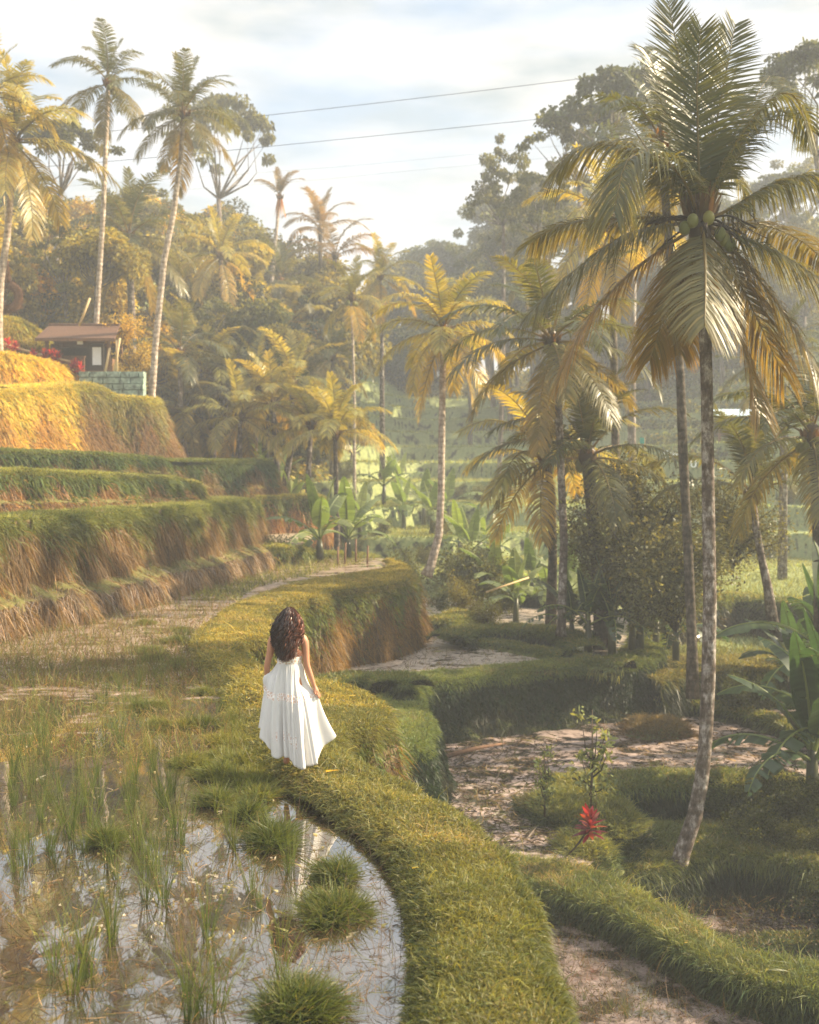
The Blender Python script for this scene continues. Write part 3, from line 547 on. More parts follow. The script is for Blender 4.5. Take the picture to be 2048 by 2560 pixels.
# grassy mounds beside the lower ponds
def mound(px, py, z, rx, ry, h, seed, blade=(.13, .014), dens=2600, tops=TD, sides=(.05, .07, .03)):
    c = gp(px, py, z); n = 46; r = np.linspace(0, 1, 15); th = np.linspace(0, 2 * math.pi, n, endpoint=False)
    Rr, Th = np.meshgrid(r, th, indexing='ij'); P = np.stack([c[0] + rx * Rr * np.cos(Th), c[1] + ry * Rr * np.sin(Th), np.zeros_like(Rr)], -1)
    nn = nz2(P.reshape(-1, 3), 1.6, seed).reshape(Rr.shape); k = 1 + .22 * nn
    P[..., 0] = c[0] + rx * Rr * k * np.cos(Th); P[..., 1] = c[1] + ry * Rr * k * np.sin(Th)
    P[..., 2] = z + h * (1 - Rr ** 3.2) * (1 + .3 * nn) - .06 * Rr
    m = len(r); V = P.reshape(-1, 3); i, j = np.meshgrid(np.arange(m - 1), np.arange(n), indexing='ij'); kk = (j + 1) % n
    Q = np.stack([i * n + j, (i + 1) * n + j, (i + 1) * n + kk, i * n + kk], -1).reshape(-1, 4)
    tag(link('grass_mound', npmesh('grass_mound', V, [Q], None, True, M['earth_dark'])), None, None, None, 'structure')
    num = int(dens * math.pi * rx * ry * 1.3); a = rng.uniform(0, 2 * math.pi, num); q = np.sqrt(rng.random(num)) * .98
    ii = np.clip((q * (m - 1)).astype(int), 0, m - 1); jj = (a / (2 * math.pi) * n).astype(int) % n; p = P[ii, jj] + rng.normal(size=(num, 3)) * .02
    cc = np.where((q < .8)[:, None], shade(tops[0], num) * .5 + shade(tops[1], num) * .5, shade(sides, num))
    o = np.column_stack([np.cos(a), np.sin(a), np.zeros(num)])
    d = unit(np.array([[0, 0, 1.0]]) + o * q[:, None] ** 2 * 1.2 + rng.normal(size=(num, 3)) * [.4, .4, .1])
    ac = Acc(); ac.add(*blades(p, d, blade[0] * (.5 + rng.gamma(3, .25, num)), blade[1] * np.ones(num), np.column_stack([rng.normal(size=(num, 2)) * .25, -.2 - .5 * rng.random(num)]), cc * .75, cc * 1.3, 2))
    tag(link('grass', ac.mesh('grass', M['grass'])), None, None, None, 'stuff')
mound(1400, 2035, -3.42, .75, 1.1, .3, 1); mound(1330, 2025, -3.42, .35, .6, .2, 2, tops=((.13, .12, .04), (.15, .12, .05)))
mound(1530, 2110, -3.8, .75, 1.0, .62, 3); mound(1460, 2150, -3.6, .6, .7, .35, 4); mound(1440, 2000, -3.42, .7, .9, .35, 5)
mound(1640, 1835, -3.45, .9, .9, .35, 6, tops=((.15, .11, .05), (.18, .14, .06)), sides=(.12, .08, .04))
mound(1620, 2110, -3.9, 1.0, .9, .25, 7, dens=2000); mound(1560, 2230, -4.4, .5, .7, .75, 8, tops=WD, sides=WD[0])

# ------------------------------------------------------------------ palms
UP = np.array([0, 0, 1.0])
GREEN, TIP = np.array([.085, .10, .022]), np.array([.20, .18, .03])
GOLD, ORANGE = np.array([.40, .30, .05]), np.array([.50, .26, .05])
def frond_geo(acc, path, n=62, ll=.62, lw=.045, droop=.45, c0=GREEN, c1=TIP, vee=.25, sweep=.55, rr=.028, side=None, ragged=.12):
    P = spline(path, .12); s = np.concatenate([[0], np.cumsum(np.linalg.norm(np.diff(P, axis=0), axis=1))]); Lt = s[-1]; s = s / Lt
    acc.add(*tube(P, np.interp(s, [0, .15, 1], [rr * 1.5, rr, rr * .2]), 5), C=np.array([.20, .16, .06]))
    T = unit(np.gradient(P, axis=0))
    if side is None:
        S = np.cross(T, UP); nn = np.linalg.norm(S, axis=1, keepdims=True); h = P[-1] - P[0]; h0 = np.cross(np.array([h[0], h[1], 0.0]) + 1e-6, UP); h0 = h0 / max(np.linalg.norm(h0), 1e-6)
        S = np.where(nn > .12, S / np.maximum(nn, 1e-6), h0[None]); S = unit(S * np.sign((S * h0).sum(1, keepdims=True) + 1e-9))
    else: S = unit(np.array(side, float)[None] - T * (T @ np.array(side, float))[:, None])
    Nn = np.cross(S, T); t = np.linspace(.16, .995, n)
    for sg in (-1, 1):
        q = t + rng.normal(size=n) * .004; a = [np.interp(q, s, X_) for X_ in P.T]; Pp = np.column_stack(a)
        Tt = unit(np.column_stack([np.interp(q, s, X_) for X_ in T.T])); Ss = unit(np.column_stack([np.interp(q, s, X_) for X_ in S.T])); Nq = unit(np.column_stack([np.interp(q, s, X_) for X_ in Nn.T]))
        L = ll * np.interp(q, [.1, .3, .6, .85, 1], [.55, .95, 1, .75, .4]) * (1 - ragged * rng.random(n)); L = np.where(rng.random(n) < .05, L * .4, L)
        sw = np.interp(q, [.1, .7, 1], [sweep * .5, sweep, sweep * 2.2])[:, None]
        d = unit(Ss * sg + Tt * sw + Nq * vee * (1 + .3 * rng.normal(size=(n, 1))) + rng.normal(size=(n, 3)) * .06)
        b = np.column_stack([np.zeros(n), np.zeros(n), -droop * (.7 + .6 * rng.random(n))]) + Tt * .12
        mixk = np.interp(q, [0, 1], [.0, .6])[:, None] * rng.random((n, 1)) + .1 * rng.random((n, 1))
        ca = shade(c0, n, .15, .06); cb = shade(c1, n, .2, .08); base = ca * (1 - mixk) + cb * mixk
        acc.add(*blades(Pp, d, L, lw * np.ones(n), b, base, base * .35 + cb * .65, 3, side=unit(np.cross(d, Nq) + .15 * rng.normal(size=(n, 3))), prof=[.55, 1, .75]))
def curve_frond(L, e0, drop, k=14, wob=0.0):
    s = np.linspace(0, 1, k); th = R(e0) - R(drop) * s ** 1.35; dx = np.cos(th); dz = np.sin(th)
    x = np.concatenate([[0], np.cumsum((dx[1:] + dx[:-1]) / 2)]) / (k - 1) * L; z = np.concatenate([[0], np.cumsum((dz[1:] + dz[:-1]) / 2)]) / (k - 1) * L
    return np.column_stack([x, wob * s * s * L, z])
def frond_lib(c0, c1, cl, n=50, ll=.62, lw=.05):
    lib = []
    for e0, drop, dr in ((86, 40, .15), (72, 75, .3), (52, 85, .45), (30, 80, .55), (8, 68, .65), (-22, 50, .7), (-55, 28, .5)):
        v = []
        for q in range(2):
            a = Acc(); old = np.clip((30 - e0) / 85, 0, 1)  # low fronds: aged leaf colour with some sunlit gold painted in
            frond_geo(a, curve_frond(3.0, e0 + rng.uniform(-5, 5), drop * rng.uniform(.85, 1.15), wob=rng.uniform(-.08, .08)), n, ll, lw, dr, c0 * (1 - old * .5) + cl * old * .5, c1 * (1 - old) + cl * old)
            v.append(a.mesh('frond', M['palm']))
        lib.append(v)
    return lib
LIB = {'green': frond_lib(np.array([.06, .08, .033]), np.array([.13, .135, .045]), np.array([.24, .19, .06])), 'gold': frond_lib(np.array([.18, .19, .05]), np.array([.42, .37, .10]), np.array([.48, .34, .09])), 'dry': frond_lib(np.array([.13, .10, .035]), np.array([.22, .15, .05]), np.array([.30, .19, .07]))}  # gold set: aged leaf tone, brightened to carry the valley's sunlight
nut = Acc(); nut.add(*ellips((0, 0, 0), (.11, .11, .13), 10, 7), C=(.25, .26, .07)); nut_me = nut.mesh('coconut', M['palm'])
skirt = Acc()
for k in range(60):
    a = rng.uniform(0, 6.28); skirt.add(*blades(np.array([[.1 * math.cos(a), .1 * math.sin(a), .1]]), unit(np.array([[.25 * math.cos(a), .25 * math.sin(a), -1.0]])), np.array([rng.uniform(.8, 1.6)]), np.array([.07]), np.array([[0, 0, -.1]]), shade((.42, .24, .10), 1), None, 3))
skirt_me = skirt.mesh('dead_frond_skirt', M['palm'])
fiber_me = {}
def trunk_mesh(path, r0, r1, m, rel, flare=1.45):
    P = spline(np.array(path), .35); s = np.linspace(0, 1, len(P)); rr = np.interp(s, [0, .05, .15, 1], [r0 * flare, r0 * 1.12, r0, r1]) * (1 + .05 * np.sin(np.arange(len(P)) * 1.9) + .03 * rng.normal(size=len(P)))
    V, f = tube(P - rel, rr, 14); a = Acc(); a.add(V, f); return a.mesh('trunk', m)
def palm(path, n, L, label, lib='green', r=(.15, .10), bark='bark', nuts=0, elev=(0, 1), group=None, skirt_=False, weights=None, face=None):
    """path: trunk points base -> head."""
    path = np.array(path, float); b, h = path[0], path[-1]; o = empty('palm_tree', b); tag(o, label, 'palm tree', group)
    link('trunk', trunk_mesh(path, r[0], r[1], M[bark], b), None, o)
    a = Acc(); 
    for k in range(16):                                            # leaf-base fibre at the head
        q = k * 2.4; a.add(*blades(np.array([[.08 * math.cos(q), .08 * math.sin(q), -.25]]), unit(np.array([[.5 * math.cos(q), .5 * math.sin(q), 1.0]])), np.array([.5]), np.array([.16]), np.zeros((1, 3)), shade((.14, .085, .04), 1), None, 2))
    a.add(*ellips((0, 0, 0), (r[1] * 1.6, r[1] * 1.6, .35), 10, 6), C=(.10, .07, .04)); link('crown_shaft', a.mesh('crown_shaft', M['palm']), None, o, h - b)
    ga = 2.399963; a0 = rng.uniform(0, 6.28); w = weights or [1, 1.2, 1.4, 1.5, 1.5, 1.2, .8]; cw = np.cumsum(w) / sum(w)
    for k in range(n):
        q = elev[0] + (elev[1] - elev[0]) * (k + .5) / n; lv = int(np.searchsorted(cw, q)); me = LIB[lib][min(lv, 6)][k % 2]
        f = link('frond', me, None, o, h - b + np.array([0, 0, .1 - .25 * q])); f.rotation_euler = (rng.normal() * .08, rng.normal() * .08, a0 + k * ga + rng.normal() * .15)
        sc = L / 3.0 * rng.uniform(.88, 1.1) * (.8 if lv == 0 else 1); f.scale = (sc, sc, sc)
    for k in range(nuts):
        q = rng.uniform(0, 6.28); link('coconut', nut_me, None, o, h - b + np.array([.26 * math.cos(q), .26 * math.sin(q), -.22 - .15 * rng.random()]))
    if skirt_: link('dead_frond_skirt', skirt_me, None, o, h - b + np.array([0, 0, -.1]))
    return o
def ppath(pts, Y, dY=0.0, zb=None):
    P = [at(a, b, Y + dY * i) for i, (a, b) in enumerate(pts)]
    if zb is not None: P[0][2] = zb
    return P
def grounded(pts, Y, dip=.3):
    P = [at(a, b, Y) for a, b in pts]; g = tz(P[0][0], P[0][1]) - dip
    if P[0][2] > g + .5: P = [np.array([P[0][0] + (P[0][0] - P[1][0]) * .15, P[0][1], g])] + P
    else: P[0][2] = g
    return P
# -- the large palm on the right, frond by frond
base = at(1682, 2228, 18.8); head = at(1750, 560, 18.8)
o = tag(empty('palm_tree', base), 'tall coconut palm with mottled grey curved trunk and green coconuts beside the lower ponds', 'palm tree')
pts = [at(a, b, 18.8) for a, b in [(1676, 2262), (1688, 2190), (1708, 2125), (1737, 2040), (1754, 1950), (1764, 1850), (1771, 1700), (1775, 1500), (1771, 1250), (1768, 1000), (1762, 800), (1752, 600), (1750, 560)]]
P = spline(np.array(pts), .16); s = np.linspace(0, 1, len(P)); rr = np.interp(s, [0, .04, .12, .3, .6, 1], [.25, .185, .15, .128, .115, .098]) * (1 + .03 * np.sin(np.arange(len(P)) * 2.1) + .025 * rng.normal(size=len(P)))
V, f = tube(P - base, rr, 20); a = Acc(); a.add(V, f); link('trunk', a.mesh('trunk', M['bark']), None, o)
MF = [  # control pixels after the head, depth offset at the tip (m, + away), colours
 ([(1746, 380), (1742, 220), (1752, 70)], -.3, 0, .1), ([(1735, 400), (1710, 220), (1672, 5)], .5, 0, .12), ([(1722, 420), (1672, 280), (1628, 150), (1610, 120)], .9, .1, .3), ([(1778, 380), (1812, 200), (1838, 60)], .6, 0, .15),
 ([(1800, 430), (1880, 300), (1955, 232), (2000, 258), (2020, 340)], -.3, 0, .55), ([(1830, 400), (1900, 300), (1985, 270), (2030, 330)], 1.3, 0, .5), ([(1830, 520), (1930, 462), (2040, 438), (2130, 470)], -.2, .1, .6), ([(1840, 590), (1960, 640), (2060, 710), (2110, 800)], -.8, .2, .6),
 ([(1830, 620), (1930, 740), (2010, 860), (2050, 960)], -.6, .35, .6), ([(1815, 640), (1890, 790), (1960, 940)], .4, .6, .6), ([(1788, 640), (1838, 800), (1885, 960), (1902, 1030)], -.5, .8, .5), ([(1760, 600), (1764, 700), (1762, 815)], -2.0, .3, .3),
 ([(1690, 560), (1560, 590), (1420, 690), (1318, 790)], -.7, .35, .6), ([(1690, 600), (1580, 680), (1470, 800), (1398, 945)], -.1, 1.0, .55), ([(1660, 545), (1520, 548), (1400, 565), (1325, 610)], 1.6, .3, .5), ([(1715, 460), (1650, 392), (1570, 400), (1535, 530)], -1.2, .1, .9),
 ([(1690, 450), (1580, 375), (1460, 368), (1380, 440)], .6, .25, .75), ([(1705, 640), (1660, 790), (1625, 900)], .9, .8, .5), ([(1735, 640), (1715, 780), (1700, 880)], 1.4, .7, .4), ([(1770, 480), (1830, 350), (1890, 240), (1925, 190)], 2.4, .1, .4),
 ([(1720, 500), (1650, 420), (1590, 330), (1570, 300)], 2.4, .2, .5), ([(1800, 560), (1900, 560), (2000, 600), (2070, 660)], 1.9, .5, .6)]
for lst, dy, old, dr in MF:
    n_ = len(lst); pth = [np.zeros(3)] + [at(a, b, 18.8 + dy * ((i + 1) / n_) ** 1.2) - head for i, (a, b) in enumerate(lst)]
    a = Acc(); frond_geo(a, np.array(pth), 112, .92, .032, min(dr * 1.3, .85), np.array([.06, .075, .028]) * (1 - .3 * old) + GOLD * .2 * old, np.array([.13, .135, .045]) * (1 - .65 * old ** 1.5) + ORANGE * .65 * old ** 1.5, vee=.22, rr=.03, side=(1, .25, 0) if abs(lst[-1][0] - 1750) < 90 else None)
    link('frond', a.mesh('frond', M['palm']), None, o, head - base)
for k in range(11):                                                # bare flower stalks round the head
    q = k * 2.4 + .4; d = np.array([math.cos(q), math.sin(q) * .8, .1 + .3 * math.sin(k * 1.7)]); pth = [d * .05, d * .45 + [0, 0, -.02], d * .95 + [0, 0, -.22 - .1 * (k % 3)]]
    a = Acc(); a.add(*tube(spline(np.array(pth), .1), .02, 5), C=(.05, .035, .025))
    for g in range(5): a.add(*tube([d * (.55 + .08 * g) + [0, 0, -.06], d * (.6 + .08 * g) + np.array([rng.normal() * .12, rng.normal() * .12, -.3])], .009, 4), C=(.07, .05, .03))
    link('flower_stalk', a.mesh('flower_stalk', M['palm']), None, o, head - base)
for px_, py_, dy in ((1732, 552, -.32), (1772, 545, -.34), (1712, 570, -.25), (1800, 585, -.3), (1812, 600, -.22), (1825, 612, -.25), (1758, 575, .2)):
    a = Acc(); a.add(*ellips((0, 0, 0), (.10, .10, .125), 14, 9), C=(.22, .24, .08)); link('coconut', a.mesh('coconut', M['palm']), None, o, at(px_, py_, 18.8 + dy) - base)
a = Acc(); a.add(*ellips((0, 0, -.05), (.2, .2, .5), 12, 8), C=(.10, .065, .035))
for k in range(30):
    q = k * 2.4; a.add(*blades(np.array([[.1 * math.cos(q), .1 * math.sin(q), -.2 + .01 * k]]), unit(np.array([[.45 * math.cos(q), .45 * math.sin(q), 1.0]])), np.array([.7]), np.array([.14]), np.zeros((1, 3)), shade((.13, .075, .035), 1), None, 2))
link('crown_shaft', a.mesh('crown_shaft', M['palm']), None, o, head - base)
# -- the other palms
palm(grounded([(236, 900), (243, 780), (258, 534), (271, 205)], 48), 17, 2.75, 'tall slender palm, leftmost of the two high palms standing against the sky at left', 'green', (.14, .09), 'bark_pale', 5)
palm(grounded([(380, 985), (389, 860), (410, 653), (434, 534), (451, 400), (460, 285)], 46), 22, 2.9, 'tall leaning palm with pale trunk beside the small tiled hut', 'green', (.15, .09), 'bark_pale', 6)
palm(grounded([(-4, 790), (2, 700), (18, 594), (30, 445), (36, 352)], 43), 20, 3.9, 'palm with broad golden crown at the left edge above the nest swing', 'gold', (.16, .11), 'bark_pale', 4)
palm(grounded([(-60, 700), (-40, 450), (-22, 235)], 41), 18, 2.8, 'palm crown of orange fronds cut off by the upper left edge', 'gold', (.15, .11), 'bark_pale')
palm(grounded([(330, 800), (326, 700), (323, 590)], 57), 24, 4.2, 'broad palm behind the hut, between the two tall slender palms', 'green', (.2, .15), 'bark', 6)
palm(grounded([(556, 760), (552, 640)], 64), 18, 3.4, 'golden palm crown in the forest right of the tall leaning palm', 'gold', (.15, .12), 'bark')
palm(grounded([(680, 700), (690, 590), (700, 492)], 76), 8, 2.4, 'thin palm with tufted top and hanging orange dead skirt against the sky', 'dry', (.14, .10), 'bark_pale', 0, (0, .3), skirt_=True)
palm(grounded([(802, 760), (801, 575)], 82), 12, 3.8, 'sparse brown palm with upright fronds on the skyline, left of its slanted neighbour', 'dry', (.2, .15), 'bark_dark', 0, (0, .5))
palm(grounded([(830, 760), (838, 640)], 80), 10, 4.0, 'sparse brown palm with slanted fronds reaching right on the skyline', 'dry', (.2, .15), 'bark_dark', 0, (.1, .6))
palm(grounded([(886, 1190), (886, 1000), (882, 850), (878, 745)], 58), 14, 2.6, 'thin straight palm with orange nuts rising above the golden clump in mid valley', 'gold', (.09, .07), 'bark_pale', 6)
palm(grounded([(955, 850), (950, 690)], 70), 18, 3.1, 'golden palm crown behind the pale leaning palm', 'gold', (.14, .1))
palm([at(a, b, 39.5) for a, b in [(1066, 1440), (1078, 1412), (1098, 1335), (1103, 1234), (1105, 1056), (1108, 900), (1110, 825)]], 21, 3.1, 'palm in mid valley whose smooth pale grey trunk curves left at its foot', 'gold', (.16, .10), 'bark_pale', 5)
palm(grounded([(558, 1150), (560, 1080), (567, 968)], 56), 19, 3.0, 'hazy palm on the valley floor right of the bluff, with one hanging orange frond', 'green', (.15, .12), 'bark', 2, (0, .85))
palm(grounded([(694, 1180), (688, 1100), (683, 1015)], 53.5), 17, 3.2, 'hazy palm with tall upright fronds between the bluff palm and the golden clump', 'gold', (.15, .12), 'bark', 0, (0, .7))
palm(grounded([(770, 1240), (773, 1150), (779, 1062)], 52), 17, 2.9, 'young golden palm, left one of the golden clump behind the left terraces', 'gold', (.14, .11), 'bark', 0, (0, .7))
palm(grounded([(842, 1270), (840, 1180), (838, 1085)], 48.5), 20, 3.2, 'bright orange gold palm with dark trunk in front of the far terraces', 'gold', (.12, .10), 'bark_dark', 0, (0, .75))
palm(grounded([(831, 980), (831, 892)], 67), 18, 3.2, 'hazy green palm above the golden clump', 'green')
palm([at(a, b, 30) for a, b in [(1402, 1590), (1404, 1560), (1410, 1353), (1400, 1115), (1393, 908), (1380, 850)]], 22, 3.2, 'palm with drooping crown and thin grey trunk left of the large coconut palm', 'green', (.12, .09), 'bark', 5, (.1, 1))
palm([at(a, b, 31) for a, b in [(1506, 1640), (1502, 1520), (1492, 1400), (1478, 1250), (1469, 1140)]], 19, 3.3, 'short stout palm with fan of tall upright fronds above the leafy shrub', 'green', (.2, .17), 'bark_dark', 3, (0, .72))
palm([at(a, b, 33) for a, b in [(1376, 1592), (1382, 1400), (1380, 1234), (1366, 1150)]], 18, 3.3, 'palm with dark ringed trunk and orange tipped fronds reaching left', 'gold', (.13, .11), 'bark_dark', 2, (.1, .85))
palm([at(a, b, 26) for a, b in [(1732, 1745), (1730, 1600), (1722, 1412), (1716, 1294), (1707, 1115), (1701, 937), (1683, 759), (1664, 500), (1652, 345)]], 14, 2.7, 'palm with mossy dark trunk standing just behind the large coconut palm', 'green', (.115, .095), 'bark_dark', 4)
palm([at(a, b, 30) for a, b in [(1935, 1580), (1920, 1470), (1905, 1400), (1890, 1320), (1881, 1238)]], 13, 3.4, 'young palm with long arching bare stalks right of the large coconut palm', 'green', (.12, .10), 'bark', 0, (0, .55))
palm([at(a, b, 25) for a, b in [(2056, 1720), (2050, 1500), (2048, 1400), (2040, 1200), (2030, 1090)]], 17, 3.0, 'dark palm at the right edge with shaggy brown nuts under its crown', 'green', (.14, .12), 'bark_dark', 6, (.05, .95))
palm(grounded([(1365, 800), (1365, 655)], 62), 16, 2.8, 'small hazy palm in the gap between the pale leaning palm and the large coconut palm', 'green')
palm([at(a, b, 36) for a, b in [(1545, 1520), (1540, 1150), (1535, 900), (1528, 565)]], 17, 3.2, 'palm with orange lit crown hidden behind the left fronds of the large coconut palm', 'gold', (.14, .11), 'bark_dark')
palm(grounded([(1960, 1030), (1955, 900)], 44), 18, 3.0, 'dim palm in the shade behind the right fronds of the large coconut palm', 'green')
# filler palms inside the hazy forest: nothing tells them apart
for px_, py_, Yd in [(420, 760, 72), (610, 860, 66), (500, 860, 60), (720, 820, 74), (640, 960, 58), (460, 1010, 55), (760, 930, 72), (560, 780, 82), (470, 700, 78), (450, 880, 54), (530, 930, 57), (620, 760, 70), (600, 1040, 52), (730, 960, 55), (700, 700, 74)]:
    H = at(px_, py_, Yd); g = tz(H[0], H[1])
    if H[2] - g < 1.5: H[2] = g + 2.5
    palm([np.array([H[0] + rng.normal() * .4, H[1], g - .3]), (np.array([H[0], H[1], (g + H[2]) / 2])), H], 15, rng.uniform(3.0, 4.0), 'hazy palm among the trees of the valley forest, half hidden by its neighbours', 'green' if rng.random() < .3 else 'gold', group='hazy palms in the valley forest')
# ------------------------------------------------------------------ broadleaf trees
LC = [np.array([.12, .13, .035]), np.array([.27, .245, .055]), np.array([.065, .085, .035]), np.array([.36, .29, .065])]
def crown_mesh(kind, seed, col, leaves=7500):
    g = np.random.default_rng(seed); a = Acc(); cs = []
    if kind == 'dense':
        for _ in range(20): v = unit(g.normal(size=3)); v[2] = abs(v[2]) * .9 - .25; cs.append((v * g.uniform(.45, .85), g.uniform(.28, .45)))
    elif kind == 'tall':
        for _ in range(20): cs.append((np.array([g.normal() * .32, g.normal() * .32, g.uniform(-.9, 1.0)]), g.uniform(.22, .36)))
    elif kind == 'umbrella':
        for _ in range(46): q = g.uniform(0, 6.28); rr_ = g.uniform(.1, 1.05); cs.append((np.array([rr_ * math.cos(q), rr_ * math.sin(q), .5 - .35 * rr_ ** 2 + g.choice([-.55, -.28, -.1, 0]) * rr_]), g.uniform(.08, .19)))
    elif kind == 'open':
        for _ in range(46): v = unit(g.normal(size=3)); cs.append((v * g.uniform(.35, 1.05), g.uniform(.08, .18)))
    per = leaves // len(cs)
    for c, r in cs:
        v = unit(g.normal(size=(per, 3))); sq = np.array([1, 1, .35 if kind == 'umbrella' else (.55 if kind == 'open' else .8)]); P = c + v * sq * r * (g.random((per, 1)) ** .35) * 1.05
        d = unit(v + g.normal(size=(per, 3)) * .8 + [0, 0, -.15]); cc = col * (1 + g.normal() * .22) * (1 + g.normal(size=(per, 1)) * .25); cc = cc * (1 + np.array([.25, .1, -.1]) * g.random((per, 1)))
        L = .085 * g.uniform(.6, 1.3, per) * (.75 if kind in ('umbrella', 'open') else 1)
        a.add(*blades(P, d, L, L * .62, np.column_stack([np.zeros((per, 2)), -.25 * np.ones(per)]), np.clip(cc, .01, .9), None, 2, prof=[.5, 1]))
    return a.mesh('crown', M['leaf']), cs
def limb_mesh(cs, seed, bark, h=1.6, spread=1.0, r=.05):
    kind_open = len(cs) > 30
    g = np.random.default_rng(seed); a = Acc(); fork = np.array([0, 0, -.75]); P = spline(np.array([[g.normal() * .15, g.normal() * .15, -6.5], [g.normal() * .1, g.normal() * .1, -3], [g.normal() * .06, g.normal() * .06, -1.5], fork]), .3); a.add(*tube(P, np.linspace(r * 1.3, r * .8, len(P)), 9))
    for c, rr_ in cs[:13]:
        m_ = fork * .55 + c * .45 + g.normal(size=3) * [.2, .2, .1] + [0, 0, .05 if kind_open else -.08]; P = spline(np.array([fork, m_, c]), .2); a.add(*tube(P, np.linspace(r * .4, r * .05, len(P)), 5))
    return a.mesh('trunk', M[bark])
TREES = {}
for nm, kind, sd_, ci, lv in (('d1', 'dense', 1, 0, 8000), ('d2', 'dense', 2, 1, 8000), ('d3', 'dense', 3, 2, 8000), ('d4', 'dense', 4, 3, 8000), ('t1', 'tall', 5, 1, 7000), ('t2', 'tall', 6, 2, 7000), ('u1', 'umbrella', 7, 0, 5200), ('u2', 'umbrella', 8, 2, 5200), ('o1', 'open', 9, 0, 5200), ('o2', 'open', 10, 2, 5200)):
    cm, cs = crown_mesh(kind, sd_, LC[ci], lv); TREES[nm] = (cm, limb_mesh(cs, sd_, 'bark' if kind in ('umbrella', 'open') else 'bark_dark'))
def tree(kind, top, Rr, label, group=None, zs=1.0, name='forest_tree', cat='tree'):
    """top: xyz of the crown's top; the trunk reaches the ground by its own height."""
    cm, tm = TREES[kind]; x, y, z = top; g = tz(x, y); c = z - Rr * zs * (.95 if kind[0] != 'u' else .6)
    c = max(c, g + Rr * .35); o = tag(empty(name, (x, y, g)), label, cat, group)
    cr1 = link('crown', cm, None, o, (0, 0, c - g)); cr1.scale = (Rr, Rr, Rr * zs); cr1.rotation_euler = (0, 0, rng.uniform(0, 6.28))
    tr = link('trunk', tm, None, o, (0, 0, c - g)); tr.scale = (Rr, Rr, Rr * zs); tr.rotation_euler = cr1.rotation_euler
    return o
SKY = [(-300, 330), (0, 350), (60, 400), (140, 430), (230, 470), (330, 425), (400, 460), (480, 455), (560, 480), (620, 525), (700, 560), (760, 590), (850, 640), (930, 690), (975, 650), (1040, 575), (1100, 545), (1180, 545), (1240, 470), (1330, 400), (1440, 400), (1560, 390), (1700, 410), (1800, 440), (1900, 400), (2048, 360), (2300, 340)]
SX, SY = zip(*SKY)
def skyline(px): return np.interp(px, SX, SY)
GL, GR_, GC = 'forest trees on the left hillside', 'forest trees on the right hillside', 'far hazy trees at the head of the valley'
LL = {'d': 'dense round broadleaf tree', 't': 'tall narrow broadleaf tree', 'o': 'loose open broadleaf tree', 'u': 'flat layered feathery tree'}
def forest(n, x0, x1, Y0, Y1, dtop, kinds, r0, r1, label, group, seed):
    g = np.random.default_rng(seed)
    for k in range(n):
        px_ = x0 + (x1 - x0) * (k + g.random()) / n; Yd = g.uniform(Y0, Y1); py_ = skyline(px_) + dtop[0] + (dtop[1] - dtop[0]) * g.random()
        kd = kinds[g.integers(len(kinds))]; Rr = g.uniform(r0, r1); P = at(px_, py_, Yd); gz = tz(P[0], P[1])
        if P[2] < gz + Rr * 1.2: P[2] = gz + Rr * g.uniform(1.2, 1.9)
        tree(kd, P, Rr, LL[kd[0]] + ' ' + label, group + ', ' + LL[kd[0]].replace(' tree', '') + ' ones', g.uniform(.85, 1.15))
lbl = 'in the sunlit forest on the left hillside'
forest(14, -120, 900, 78, 92, (0, 60), ['d1', 'd2', 'd2', 't1', 'o1', 'd4'], 2.6, 4.2, lbl, GL, 11)
forest(14, -150, 860, 66, 78, (80, 190), ['d1', 'd2', 'd4', 't1', 'o2'], 2.4, 3.8, lbl, GL, 12)
forest(14, -150, 760, 58, 66, (170, 330), ['d2', 'd4', 'd1', 'o1', 't1'], 2.0, 3.2, lbl, GL, 13)
forest(12, 330, 900, 60, 72, (320, 470), ['d1', 'd2', 'd3', 'd4'], 1.8, 2.8, lbl, GL, 14)
forest(7, -260, 300, 50, 60, (40, 260), ['d2', 'd4', 'd1', 'o1'], 2.2, 3.0, lbl, GL, 15)
lbl = 'on the shaded right hillside behind the palms'
forest(15, 1180, 2075, 92, 106, (0, 60), ['o1', 'd3', 'o2', 'u2', 'o2', 'o1'], 3.2, 4.8, lbl, GR_, 21)
forest(16, 1150, 2075, 86, 96, (130, 260), ['d3', 'd1', 't2', 'o2'], 3.2, 4.6, lbl, GR_, 22)
forest(14, 1300, 2075, 98, 106, (300, 440), ['d3', 'd1', 'd3', 'o2'], 3.0, 4.2, lbl, GR_, 23)
lbl = 'in the blue haze at the head of the valley'
forest(9, 860, 1300, 120, 132, (0, 40), ['d3', 'd1', 't2', 'o2'], 3.6, 5.0, lbl, GC, 31)
forest(9, 820, 1320, 112, 118, (100, 170), ['d3', 'd1', 't2'], 3.2, 4.6, lbl, GC, 32)
forest(9, 820, 1350, 108, 115, (200, 300), ['d3', 'd1', 'd3'], 2.8, 4.0, lbl, GC, 33)
tree('u1', at(545, 225, 80), 3.9, 'feathery flat topped tree with bare pale branches beside the tall leaning palm', None, 1.5)
tree('u2', at(150, 295, 66), 3.4, 'feathery tree behind the leftmost tall palm', None, 1.0)
tree('u2', at(1560, 165, 62), 4.2, 'large feathery tree on the skyline left of the large coconut palm', None, 1.3)
tree('u1', at(1450, 265, 66), 3.6, 'feathery tree standing lower, left of the largest feathery tree', None, 1.0)
tree('u2', at(2045, 105, 56), 3.6, 'dark feathery tree at the upper right edge behind the cable', None, 1.2)
tree('o2', at(1260, 310, 72), 2.6, 'loose dark tree reaching out into the open sky in the centre', None, 1.5)
